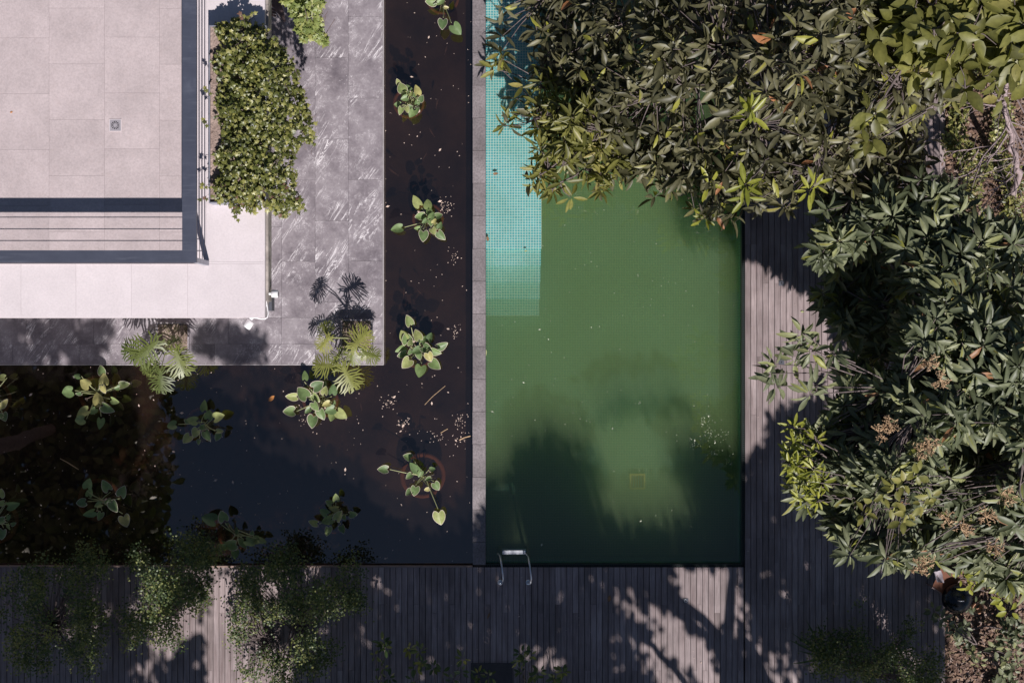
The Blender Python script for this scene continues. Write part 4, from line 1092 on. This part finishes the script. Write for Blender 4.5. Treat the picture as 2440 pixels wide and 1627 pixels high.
# broad yellow green leaves at the top right
Ypoly = [(2050,-60),(2480,-60),(2480,170),(2400,215),(2330,190),(2270,215),(2200,190),(2130,140),(2070,90)]
Ypoly2 = [(1520,-60),(1600,-60),(1590,60),(1560,90),(1530,50)]
crown_tree('broad_leaved_tree', 'tree with big flat yellow green leaves in the top right corner', 'tree', (2440,60),
    [(Ypoly, 1.0)], 230, 6.0, .6, 1.0, .33, M_olive, 'broad', SH_broad, (4,6), 300, 31, tone=(.05,.75), depth=.7, trunk_r=.13, axis_tilt=.5, limbs=12, droop=(-.6,.3),
    extra=[(2068,262,6.2),(2072,300,6.1),(2078,330,6.0),(2065,350,6.0),(2085,275,6.2)])
# bright young shoots
def shoots(pts, name, label, mat, L, base, shape=SH_mango_b, key='shoot', nl=(5,7), group=None):
    b = G(*base, -.1); t = thing(name, (b.x, b.y, -.1), label, 'plant', group)
    c = np.array([P(*q) for q in pts]); n = len(c)
    ax = np.stack([rng.normal(0,.3,n), rng.normal(-.2,.3,n), np.ones(n)], -1)
    R, pos, size, tn = rosettes(c, ax, rng.integers(nl[0], nl[1]+1, n), L, key, shape, rng.uniform(.4,1,n), (-.3,.5))
    for i in range(len(pos)): leaf_obj(key, shape, R[i], pos[i], float(size[i]), float(tn[i]), mat, t)
    for i in range(n):
        e_ = Vector(c[i]); m = MB()
        if e_.z > 2.2: q_ = Vector((b.x-e_.x, b.y-e_.y, 0)).normalized()*.7; st_ = [e_+q_+Vector((0,0,-.45)), e_+q_*.5+Vector((.04,.03,-.15)), e_]; r_ = .012
        else: st_ = [Vector((b.x, b.y, -.1)), Vector((b.x*.6+e_.x*.4, b.y*.6+e_.y*.4, e_.z*.75)), e_]; r_ = .02
        pts_, rr = limb(st_, r_, .006, 5, .03); m.tube(pts_, rr, 5); m.build('stem', mat if False else M_bark, t)
    return t
shoots([(1775,440,5.2),(1930,455,5.6),(1942,440,5.6),(1778,470,5.1),(1790,258,6.2),(1788,275,6.1),(1678,560-40,2.4),(1690,440,3.4)], 'climbing_vine', 'climber with bright yellow green shoots showing on the dark mango canopy', M_yellow, .27, (1900,250))
shoots([(x,y,5.3+random.uniform(-.3,.3)) for x,y in ((1890,1015),(1905,1030),(1893,1050),(1915,1065),(1880,1105),(1900,1110),(1925,1090),(1940,1120),(1895,1130),(1910,1150),(1935,1160),(1905,1185),(1920,1200),(1950,1190),(1945,1050),(1960,1150),(1885,1080),(1930,1130))],
    'small_leaved_climber', 'yellow green small leaved climber on the left edge of the right mango tree', M_yellow, .17, (1990,1120), SH_mango_b, 'shoot2', (8,11))
shoots([(2060,1225,5.7),(2080,1200,5.8),(2110,1180,6.0),(2135,1165,6.1),(2155,1150,6.2),(2185,1130,6.3),(2110,1290,5.4),(2128,1310,5.3),(2150,1240,5.8),(2165,1225,5.9),(2120,1210,5.9),(2220,1180,6.3),(2195,1200,6.2)],
    'broad_leaved_climber', 'pale green broad leaved climber lying over the lower part of the right mango tree', M_olive, .20, (2180,1100), SH_broad, 'shoot3', (3,5))
shoots([(2330,1370,1.6),(2350,1385,1.5),(2380,1400,1.6),(2400,1380,1.7),(2360,1350,1.8),(2320,1390,1.3),(2310,1400,1.2),(2390,1430,1.4),(2415,1410,1.6),(2340,1345,2.0),(2425,1370,1.9),(2405,1455,1.2),(2400,1345,1.9),(2290,1375,1.5)],
    'sunlit_shrub', 'yellow green shrub in the sun right of the rust brown deck chair', M_yellow, .17, (2380,1400), SH_broad, 'shoot4', (5,8))
shoots([(2225,1455,.5),(2240,1475,.6),(2260,1490,.7),(2275,1500,.6),(2300,1495,.5),(2250,1465,.7),(2395,1545,.8),(2420,1550,.9),(2380,1560,.7),(2400,1575,.8),(2370,1545,.7),(2410,1595,.8),(2390,1610,.7),(2425,1580,.8),(2320,1560,.4),(2330,1580,.4)],
    'grey_green_shrub', 'grey green low shrub on the soil at the lower right corner', M_mango2, .15, (2330,1540), SH_broad, 'shoot5', (5,8))

# bare branches at the right edge
b = G(2420, 470, -.1); t = thing('bare_tree', (b.x, b.y, -.1), 'leafless tree with pale purplish twigs at the right edge of the photo', 'tree')
m = MB(); pts, rr = limb([Vector((b.x, b.y, -.1)), P(2425,400,2.2), P(2400,300,3.6), P(2395,200,4.6), P(2430,90,5.2)], .065, .025, 6, .05); m.tube(pts, rr, 8); m.build('trunk', M_palebark, t)
def rec(p, d, L, r, lev, m):
    q = p; pts = [p]
    for k in range(4):
        d = (d + Vector((random.gauss(0,.2), random.gauss(0,.2), random.gauss(0,.08)))).normalized(); q = q + d*L/4; pts.append(q)
    m.tube(pts, [r, r*.85, r*.75, r*.65, r*.55], 5 if lev > 0 else 4)
    if lev > 0:
        for k in range(random.randint(3,4)):
            i = random.randint(1,4); nd = (d + Vector((random.gauss(0,.7), random.gauss(0,.7), random.gauss(0,.15)))).normalized()
            rec(pts[i], nd, L*.62, r*.55, lev-1, m)
for (x0, y0, z0, x1, y1, z1) in [(2400,300,3.6,2330,420,4.2),(2395,250,4.2,2440,420,4.4),(2395,240,4.3,2345,300,4.8),(2410,350,3.3,2460,480,3.8),(2400,200,4.6,2450,300,4.8),(2400,320,3.5,2345,490,3.6),(2425,400,2.3,2400,520,3.2),(2430,150,5,2460,230,5.2)]:
    a = P(x0,y0,z0); e_ = P(x1,y1,z1); m = MB(); rec(a, (e_-a).normalized(), (e_-a).length*.95, .020, random.choice((2,2,3)), m); m.build('branch', M_palebark, t)

# ================================================================== SHADE TREES south of the deck
FADE = []
poolshade = [(1160, 1200), (1225, 1140), (1270, 1085), (1320, 1060), (1370, 1090), (1430, 1120), (1465, 1170), (1440, 1240), (1500, 1280), (1570, 1290), (1640, 1285), (1665, 1250), (1640, 1210), (1600, 1150), (1615, 1110), (1680, 1090), (1740, 1105), (1776, 1120), (1776, 1080), (1800, 1060), (1870, 965), (1960, 935), (1990, 1000), (2050, 1200), (2120, 1300), (2260, 1340), (2260, 1700), (370, 1700), (370, 1290), (420, 1150), (380, 960), (470, 930), (560, 975), (600, 1080), (720, 1140), (850, 1170), (905, 1240), (1000, 1290), (1100, 1290), (1130, 1220)]
leftshade = [(-60,875),(310,875),(325,1010),(330,1130),(250,1170),(330,1240),(370,1290),(370,1700),(-60,1700)]
marbshade = [(-60,750),(275,750),(262,800),(240,872),(-60,872)]
holes = [(218,1010,34,16,20,.6),(236,965,22,12,0,.5),(1226,1318,42,17,0,1.0),(1192,1386,12,9,0,1.0),(1259,1386,12,9,0,1.0),(565,1530,85,190,0,.97),(250,1325,50,40,0,.7),(470,1330,55,50,0,.8),(700,1345,60,50,0,.8),(800,1300,40,40,0,.7),(350,1440,40,70,20,.7),(230,1440,30,50,0,.6),(415,1480,48,90,20,.9),(620,1600,75,90,0,.95),(660,1370,35,60,0,.7),(150,1370,30,30,0,.6),(180,1480,45,60,10,.6),(905,1400,40,17,50,.85),(960,1440,25,10,60,.85),(870,1520,35,14,60,.8),(930,1500,14,26,0,.7),(1285,1560,40,30,30,.8),(1340,1590,20,20,0,.5),(1690,1405,70,105,-30,.97),(1640,1350,60,20,10,.8),(1745,1470,16,60,8,.75),(1650,1560,120,34,52,.9),(1560,1490,110,34,50,.7),(1600,1620,110,26,48,.85),(1470,1430,70,20,50,.55),(1500,1560,80,20,50,.5),(1690,1600,60,20,55,.7),(1810,1560,20,60,-30,.6),(1870,1420,12,45,0,.7),(1880,1600,40,60,-35,.7),(1920,1370,14,30,0,.6),(1835,1375,16,20,0,.6),(2085,1450,16,60,-35,.85),(2150,1560,24,70,-35,.7),(1410,1440,24,9,60,.4),(1480,1560,16,7,60,.5),(1130,1250,18,30,0,.7),(1142,1110,12,90,0,.6),(1790,1020,14,90,0,.5),(340,1590,30,30,0,.5),(1330,1440,12,20,20,.6),(60,800,22,14,30,.95),(105,775,16,10,0,.8),(150,845,22,14,40,.9),(110,855,16,12,0,.9),(190,770,14,10,0,.7),(180,800,12,10,0,.6),(2350,1560,90,80,0,.9),(2400,1430,110,80,0,.97),(2290,1480,50,50,0,.7),(2200,1590,20,50,0,.6)]
blobs = [(1560,1012,105,14,-8,.42),(1470,1030,60,18,-30,.35),(565,815,68,42,10,.85),(510,800,46,40,0,.7),(640,1010,60,60,0,.3)]
def density(x, y):
    d = np.zeros(x.shape)
    for pol in (poolshade, leftshade, marbshade):
        k = inpoly(x, y, pol); e = edgedist(x, y, pol); fe = np.where((x > 1158)&(x < 1772)&(y < 1345), 65., 22.); d = np.maximum(d, np.where(k, np.clip(.1+e/fe, 0, 1), 0))
    for (cx_, cy_, rx, ry, a, s_) in blobs: d = np.maximum(d, s_*np.clip(1.35-ell(x, y, cx_, cy_, rx, ry, a), 0, 1))
    for (cx_, cy_, rx, ry, a, s_) in holes:
        app = 1.0 if cy_ < 1345 else ((y > 1349) | (x > 1776) | (x < 1150)).astype(float)
        d = d*(1 - app*min(1,s_*1.15)*np.clip(1.9-ell(x, y, cx_, cy_, rx, ry, a), 0, 1))
    nn = wnoise(x, y, .06, 77); nn2 = wnoise(x, y, .14, 78)
    lit = np.clip((nn+nn2*.6)*2.2-.95, 0, 1)*.55
    return np.clip(d-lit*(y > 1330), 0, 1)
def shade_tree(x0, x1, y0, y1, zlo, zhi, n, label, base, name='shade_tree', sz=(.13,.24)):
    b = G(*base, -.1); t = thing(name, (b.x, b.y, -.1), label, 'tree', 'shade trees outside the photo south of the deck')
    x = rng.uniform(x0, x1, n); y = rng.uniform(y0, y1, n)
    k = rng.random(n) < density(x, y); x = x[k]; y = y[k]; n = len(x)
    z = rng.uniform(zlo, zhi, n)
    gx = (x-CX)*S + .26*z; gy = (CY-y)*S - 1.045*z
    pos = np.stack([gx, gy, z], -1)
    # only where the crown stands outside the photographed frame
    ip = CY - gy*H/(H-z)/S; ok = (ip > 1650) | (CX+gx*H/(H-z)/S < -25); pos = pos[ok]; n = len(pos)
    if n == 0: return t
    d = rng.normal(0, 1, (n,3)); d[:,2] *= .5; up = rng.normal(0, .5, (n,3)); up += np.array([.15,-.6,.9])
    foliage('crown', (SH_oval[0]*np.array([1.5,1,1]), SH_oval[1]), basis(d, up), pos, rng.uniform(sz[0], sz[1], n), rng.random(n), M_shade, t)
    c_ = pos.mean(0); m = MB(); fork = Vector((c_[0]*.4+b.x*.6, c_[1]*.4+b.y*.6, zlo*.6)); pts, rr = limb([Vector((b.x,b.y,-.15)), fork], .2, .14); m.tube(pts, rr, 9); m.build('trunk', M_bark, t)
    dens = np.where(y[ok] > y0+(y1-y0)*.55)[0] if (y[ok] > y0+(y1-y0)*.55).sum() > 12 else np.arange(n)
    for i in rng.choice(dens, 10, replace=False):
        e_ = Vector(pos[i]); pts, rr = limb([fork, fork.lerp(e_, .5)+Vector((0,0,.3)), e_], .07, .015); m = MB(); m.tube(pts, rr, 6); m.build('branch', M_bark, t)
    return t
DN = 1.0
shade_tree(-80, 380, 940, 1700, 7.0, 9.5, int(11000*DN), 'leafy shade tree beyond the lower left of the deck', (60,2350))
shade_tree(380, 1150, 900, 1700, 6.5, 9.0, int(18000*DN), 'leafy shade tree beyond the deck below the pond', (760,2380))
shade_tree(1150, 1720, 860, 1700, 6.5, 9.0, int(15000*DN), 'leafy shade tree beyond the deck below the pool', (1500,2400))
shade_tree(1720, 2300, 880, 1700, 6.5, 8.5, int(15000*DN), 'leafy shade tree beyond the deck at the lower right', (2150,2380))
shade_tree(-80, 700, 740, 885, 8.0, 10.0, int(5200*DN), 'tall shade tree whose dapples fall on the marble strip', (250,1980), sz=(.12,.2))
# leaning trunk and palm like boughs that draw the long dark stripes on the deck
b = U(1790, 1690, 0); t = thing('leaning_tree', (b.x, b.y, 0), 'leaning tree trunk with long boughs outside the photo below the deck', 'tree')
m = MB(); m.tube([U(1726,1700,1.2), U(1731,1560,3.0), U(1736,1500,4.2), U(1741,1420,5.4), U(1746,1360,6.2)], [.13,.12,.11,.10,.08], 9); m.build('trunk', M_bark, t)
for q, r_ in (([(1800,1690,3.0),(1745,1570,4.0),(1690,1490,5.0),(1610,1420,5.8),(1530,1370,6.4),(1480,1350,6.8)], .12), ([(1745,1640,3.2),(1700,1540,4.2),(1640,1480,5.0),(1560,1430,5.6)], .06), ([(1860,1690,3.0),(1800,1560,4.0),(1760,1500,5.0)], .08), ([(1680,1700,3.2),(1610,1600,4.2),(1540,1530,5.2),(1470,1490,5.9)], .06)):
    m = MB(); pts, rr = limb([U(*a) for a in q], r_, .05, 4, .03); m.tube(pts, rr, 7); m.build('branch', M_bark, t)
# tree left of the photo, seen only mirrored in the pond
b = G(-330, 1130, -.1); t = thing('mirrored_tree', (b.x, b.y, -.1), 'tall tree left of the photo whose crown mirrors in the pond', 'tree')
n = 9000; y = rng.uniform(850, 1640, n); x = rng.uniform(-700, 40, n) + 22*wnoise(y, y*.3, .05, 9) + rng.normal(0, 9, n); z = rng.uniform(9, 12.5, n)
k = CX+(x-CX)*H/(H-z) < -30; x, y, z = x[k], y[k], z[k]; n = len(x)
pos = np.stack([(x-CX)*S, (CY-y)*S, z], -1); d = rng.normal(0,1,(n,3))
foliage('crown', (SH_oval[0]*np.array([1.4,1,1]), SH_oval[1]), basis(d, rng.normal(0,.5,(n,3))+np.array([0,0,1.])), pos, rng.uniform(.2,.38,n), rng.random(n), M_shade, t)
m = MB(); pts, rr = limb([Vector((b.x,b.y,-.1)), Vector((b.x+.3,b.y,5)), Vector((b.x+.6,b.y+.3,9))], .28, .15); m.tube(pts, rr, 10); m.build('trunk', M_bark, t)

# ================================================================== fine leaved shrubs by the deck
def fine_shrub(poly, zmax, nclump, per, label, base, group, sig=.10, mat=None, L=(.036,.06), nst=9, thin=None):
    per = int(per*.9); nclump = int(nclump*.72); b = P(*base, 0); t = thing('fine_leaved_shrub', (b.x, b.y, 0), label, 'shrub', group)
    x, y = sample_poly(poly, nclump); e = edgedist(x, y, poly)*S
    g = wnoise(x, y, .045, int(base[0])); k = g > -.05 if thin is None else g > thin
    x, y, e = x[k], y[k], e[k]; n = len(x)
    z = .35 + (zmax-.35)*np.clip(e/.7, .15, 1)**.6*rng.uniform(.35, 1, n)
    c = Pn(x, y, z); nn = n*per
    pos = np.repeat(c, per, 0) + rng.normal(0, sig, (nn,3))
    pos[:,2] = np.maximum(pos[:,2], .05)
    d = rng.normal(0,1,(nn,3)); d[:,2] *= .6
    foliage('foliage', (SH_tiny[0]*np.array([1.5,1,1]), SH_tiny[1]), basis(d, rng.normal(0,.6,(nn,3))+np.array([0,-.3,1.])), pos, rng.uniform(L[0], L[1], nn), np.clip(np.repeat(rng.random(n), per)+rng.normal(0,.15,nn),0,1), mat or M_shrub, t)
    m = MB()
    for i in rng.choice(n, min(n, 90), replace=False):
        e_ = Vector(c[i]); m.tube([b + Vector((random.gauss(0,.1), random.gauss(0,.1), 0)), b.lerp(e_, .5)+Vector((0,0,.25)), e_], [.012,.008,.003], 4, cap=False)
    m.build('stems', M_bark, t, 'stuff')
    return t
gsh = 'fine leaved shrubs along the bottom deck'
fine_shrub([(0,1400),(30,1370),(80,1350),(110,1320),(150,1345),(190,1330),(215,1300),(250,1330),(275,1365),(262,1440),(250,1510),(255,1580),(215,1610),(170,1580),(100,1600),(20,1590),(-20,1500)], 1.6, 620, 34, 'fine leaved dark shrub at the bottom left corner of the deck', (130,1490), gsh, thin=-.15)
fine_shrub([(300,1350),(330,1310),(385,1285),(430,1280),(480,1278),(520,1300),(530,1350),(495,1400),(500,1450),(490,1520),(465,1575),(455,1560),(420,1540),(380,1530),(330,1580),(310,1560),(285,1470),(290,1400)], 1.8, 640, 34, 'fine leaved shrub between the two others, yellow green and sunlit at its lower right', (410,1450), gsh)
fine_shrub([(575,1400),(560,1340),(600,1310),(660,1305),(720,1310),(770,1320),(800,1350),(850,1330),(860,1360),(850,1400),(870,1450),(830,1500),(800,1560),(760,1600),(700,1627),(640,1660),(640,1640),(650,1560),(640,1480),(610,1440)], 1.8, 760, 34, 'widest fine leaved shrub, right of the sunlit deck gap and partly over the pond edge', (720,1480), gsh)
fine_shrub([(535,1380),(575,1370),(620,1440),(640,1560),(600,1640),(560,1600),(545,1480)], .9, 130, 30, 'thin spray of tiny leaves over the sunlit gap between two shrubs', (640,1520), gsh, .09)
fine_shrub([(1925,1520),(1960,1490),(2010,1500),(2050,1470),(2045,1440),(2075,1450),(2110,1500),(2150,1470),(2200,1500),(2240,1560),(2230,1640),(2100,1660),(1940,1650),(1910,1580)], 1.5, 560, 32, 'fine leaved shrub alone at the lower right of the deck', (2060,1590), gsh, thin=-.02)
# strap leaved plant
c0 = P(1965,1560,.1); t = thing('strap_leaved_plant', (c0.x, c0.y, 0), 'dark plant with long narrow strap leaves left of the lower right shrub', 'plant')
for k in range(16):
    a = math.radians(random.uniform(100, 200)); L_ = random.uniform(.45,.75); d = np.array([[math.cos(a), math.sin(a), .25]])
    R = basis(d, np.array([[0,0,1.]]))[0]; leaf_obj('strap', strip_leaf([(0,.02),(.3,.035),(.7,.028),(1,.003)], .4, .2), R, (c0.x, c0.y, .15+random.uniform(0,.1)), L_, random.random()*.6, M_glossy, t)
# young laurel plants at the bottom edge
def sapling(base, tips, label, L=.13):
    b = P(*base, 0); t = thing('laurel_sapling', (b.x, b.y, 0), label, 'plant', 'young laurels at the bottom edge of the photo')
    c = np.array([P(*q) for q in tips]); n = len(c)
    ax = np.stack([rng.normal(0,.4,n), rng.normal(.3,.3,n), np.ones(n)], -1)
    R, pos, size, tn = rosettes(c, ax, rng.integers(6,10,n), L, 'l', SH_oval, rng.uniform(0,.8,n), (-.2,.9))
    for i in range(len(pos)): leaf_obj('laurel', SH_oval, R[i], pos[i], float(size[i]), float(tn[i]) if random.random() < .9 else 1.0, M_glossy, t)
    for i in range(n): e_ = Vector(c[i]); m = MB(); m.tube([b, b.lerp(e_, .5)+Vector((0,0,.15)), e_], [.012,.009,.005], 5); m.build('stem', M_bark, t)
sapling((905,1660), [(912,1530,1.0),(918,1540,1.1),(895,1560,.8),(910,1590,.9),(925,1615,.8),(900,1625,.9)], 'leftmost laurel sapling with one bright tip beside the widest fine leaved shrub')
sapling((985,1670), [(975,1545,.9),(1000,1550,1.0),(990,1590,.8),(985,1620,1.0),(1005,1580,.9)], 'second laurel sapling from the left, mostly in deep shade')
sapling((1050,1680), [(1032,1590,.7),(1055,1600,.8),(1103,1568,.9),(1100,1600,.8),(1080,1620,.7)], 'sparse laurel sapling with one tall reddish leaf, left of the dark rectangle')
sapling((1160,1690), [(1140,1605,.6),(1165,1610,.7),(1130,1620,.6)], 'low laurel sapling growing over the dark rectangle')
sapling((1250,1680), [(1243,1555,1.1),(1250,1570,1.2),(1237,1575,1.0),(1240,1600,.9),(1262,1560,1.1),(1275,1610,.8),(1285,1600,.9),(1255,1625,.7)], 'tallest laurel sapling with glossy lit leaves right of the dark rectangle')
sapling((1330,1690), [(1318,1615,.7),(1340,1600,.8),(1325,1622,.6)], 'rightmost laurel sapling just entering the bottom edge')

# ================================================================== IVY
Ip = [(512,62),(540,52),(585,40),(600,55),(632,62),(642,78),(655,90),(668,115),(688,135),(700,165),(715,190),(722,215),(733,260),(743,300),(748,345),(738,345),(722,330),(712,345),(702,370),(692,400),(712,425),(700,432),(700,455),(722,485),(722,503),(700,503),(690,508),(668,515),(650,502),(620,492),(600,500),(565,495),(540,487),(512,478),(496,465),(512,430),(522,400),(512,375),(530,340),(524,290),(508,265),(518,230),(522,200),(508,150),(522,100)]
t = thing('ivy', (P(560,300,3.5).x, P(560,300,3.5).y, 3.2), 'thick green ivy spilling from the ledge planter down over the marble paving', 'plant')
n = 7600; x, y = sample_poly(Ip, n); e = edgedist(x, y, Ip)*S
over = np.clip((x-632)/115., 0, 1)
z = 3.62 + .28*np.clip(e/.35, 0, 1) - 1.55*over**1.5 + .16*wnoise(x, y, .07, 4) + .08*wnoise(x, y, .2, 6) - rng.exponential(.2, n)
g = wnoise(x, y, .11, 14); k = (g > -.34); over = over[k]; x, y, z = x[k]+rng.normal(0,3,k.sum()), y[k]+rng.normal(0,3,k.sum()), z[k]; n = len(x)
pos = Pn(x, y, z); a = rng.uniform(0, 6.28, n); d = np.stack([np.cos(a)+.2, np.sin(a)-.2, rng.normal(-.25,.4,n)], -1)
up = np.stack([rng.normal(.15,.45,n)+.5*(x > 640), rng.normal(-.25,.45,n), np.ones(n)], -1)
tn = np.clip(rng.normal(.45,.22,n) + .15*wnoise(x, y, .05, 8), 0, .9); q = rng.random(n); tn[q > .95] = .93; tn[(q > .96) & (y > 400)] = 1.0
leaves_split('ivy', SH_ivy, basis(d, up), pos, rng.uniform(.05,.105,n), tn, M_ivy, t, 300, z-3.6+over*1.6+rng.normal(0,.15,n))
m = MB()
for k in range(140):
    i = random.randrange(n); p0 = Vector(pos[i])-Vector((0,0,.05)); a = random.uniform(0,6.28); m.tube([p0, p0+Vector((math.cos(a)*.12, math.sin(a)*.12, .02)), p0+Vector((math.cos(a)*.25, math.sin(a)*.22, -.03))], .004, 3, cap=False)
m.build('dry_stems', M_oldwood, t, 'stuff')
# straggling tips
tips = [(585,60,575,28),(545,492,556,500),(560,495,566,513),(562,500,565,520),(600,492,603,505),(500,300,480,285),(500,440,474,445),(505,470,480,478),(716,480,728,500),(690,510,675,520),(500,230,490,210),(590,50,608,30)]
for j, (xa, ya, xb, yb2) in enumerate(tips):
    zz = 3.75 if xa < 640 else 2.4
    for u in (.2,.5,.8,1.0):
        p = P(xa+(xb-xa)*u+random.gauss(0,2), ya+(yb2-ya)*u+random.gauss(0,2), zz)
        a = random.uniform(0,6.28); leaf_obj('ivy', SH_ivy, basis(np.array([[math.cos(a), math.sin(a), 0]]), np.array([[.1,-.2,1.]]))[0], p, random.uniform(.07,.10), random.random(), M_ivy, t)
    m = MB(); m.tube([P(xa,ya,zz), P(xb,yb2,zz)], .004, 4); m.build('tendril', M_bark, t)
t = thing('hanging_ivy', (P(720,-60,2.6).x, P(720,-60,2.6).y, 2.4), 'paler ivy in two hanging strands at the top edge above the marble paving', 'plant')
Hs = [[(672,-60),(775,-60),(768,10),(762,40),(772,62),(765,75),(755,65),(748,40),(740,10),(735,45),(745,75),(738,100),(725,98),(712,80),(702,50),(690,20),(675,5)], [(742,60),(752,55),(762,78),(778,90),(776,106),(765,103),(750,88)]]
for j, pol in enumerate(Hs):
    n = (1100, 190)[j]; x, y = sample_poly(pol, n); z = 2.7+.25*wnoise(x, y, .08, 3)-rng.exponential(.1,n); pos = Pn(x, y, z)
    a = rng.uniform(0,6.28,n); d = np.stack([np.cos(a), np.sin(a)-.3, rng.normal(-.3,.3,n)], -1); up = np.stack([rng.normal(0,.35,n), rng.normal(-.3,.35,n), np.ones(n)], -1)
    leaves_split('ivy2', SH_ivy, basis(d, up), pos, rng.uniform(.07,.13,n), rng.random(n), M_ivy2, t, (170,60)[j], z+rng.normal(0,.1,n)+np.where(y<0,-5,0))
    m = MB(); sx = pol[0][0]; 
    for q in range(10):
        i = random.randrange(n); m.tube([Vector(pos[i])+Vector((0,0,-.05)), Vector(pos[i])+Vector((random.gauss(0,.1), .35, .1))], .006, 4)
    m.build('dry_stems', M_oldwood, t, 'stuff')

# ================================================================== ground cover under the trees
litp = [(2235,-60),(2480,-60),(2480,1700),(2246,1700)]
n = 16000; x, y = sample_poly(litp, n); z = np.full(n, zg+.012)+rng.exponential(.02, n); a = rng.uniform(0,6.28,n)
foliage('leaf_litter', (SH_oval[0]*np.array([1.1,1,1]), SH_oval[1]), basis(np.stack([np.cos(a), np.sin(a), rng.normal(0,.15,n)], -1), np.stack([rng.normal(0,.3,n), rng.normal(0,.3,n), np.ones(n)], -1)), Pn(x,y,z), rng.uniform(.05,.13,n), rng.random(n)*.95, M_litter, None)
gp = [(2248,150),(2460,150),(2470,500),(2460,760),(2380,800),(2248,560)]
n = 6500; x, y = sample_poly(gp, n); k = wnoise(x, y, .04, 60) > -.05; x, y = x[k], y[k]; n = len(x); z = rng.uniform(0,.3,n); a = rng.uniform(0,6.28,n)
foliage('ground_cover', SH_oval, basis(np.stack([np.cos(a), np.sin(a), rng.normal(0.1,.3,n)], -1), np.stack([rng.normal(0,.4,n), rng.normal(-.2,.4,n), np.ones(n)], -1)), Pn(x,y,z), rng.uniform(.05,.12,n), rng.random(n), M_ivy, None)
# low planting across the lower right soil
gp = [(2250,1440),(2460,1420),(2460,1680),(2255,1680)]
n = 1500; x, y = sample_poly(gp, n); k = wnoise(x, y, .035, 61) > .3; x, y = x[k], y[k]; n = len(x); z = rng.uniform(0,.4,n); a = rng.uniform(0,6.28,n)
foliage('ground_cover', SH_broad, basis(np.stack([np.cos(a), np.sin(a), rng.normal(0.1,.3,n)], -1), np.stack([rng.normal(0,.4,n), rng.normal(-.2,.4,n), np.ones(n)], -1)), Pn(x,y,z), rng.uniform(.09,.17,n), rng.random(n)*.7, M_mango2, None)
# stems lying across the soil
t = None
for q in ([(2358,1400),(2370,1440),(2385,1470)], [(2310,1500),(2350,1490),(2400,1500)]):
    m = MB(); m.tube([P(x, y, .02) for x, y in q], .018, 6); tag(m.build('fallen_stick', M_bark), 'dark stick on the soil near the barbecue' if q[0][0] == 2358 else 'dark stick lying across the lower right soil', 'stick')
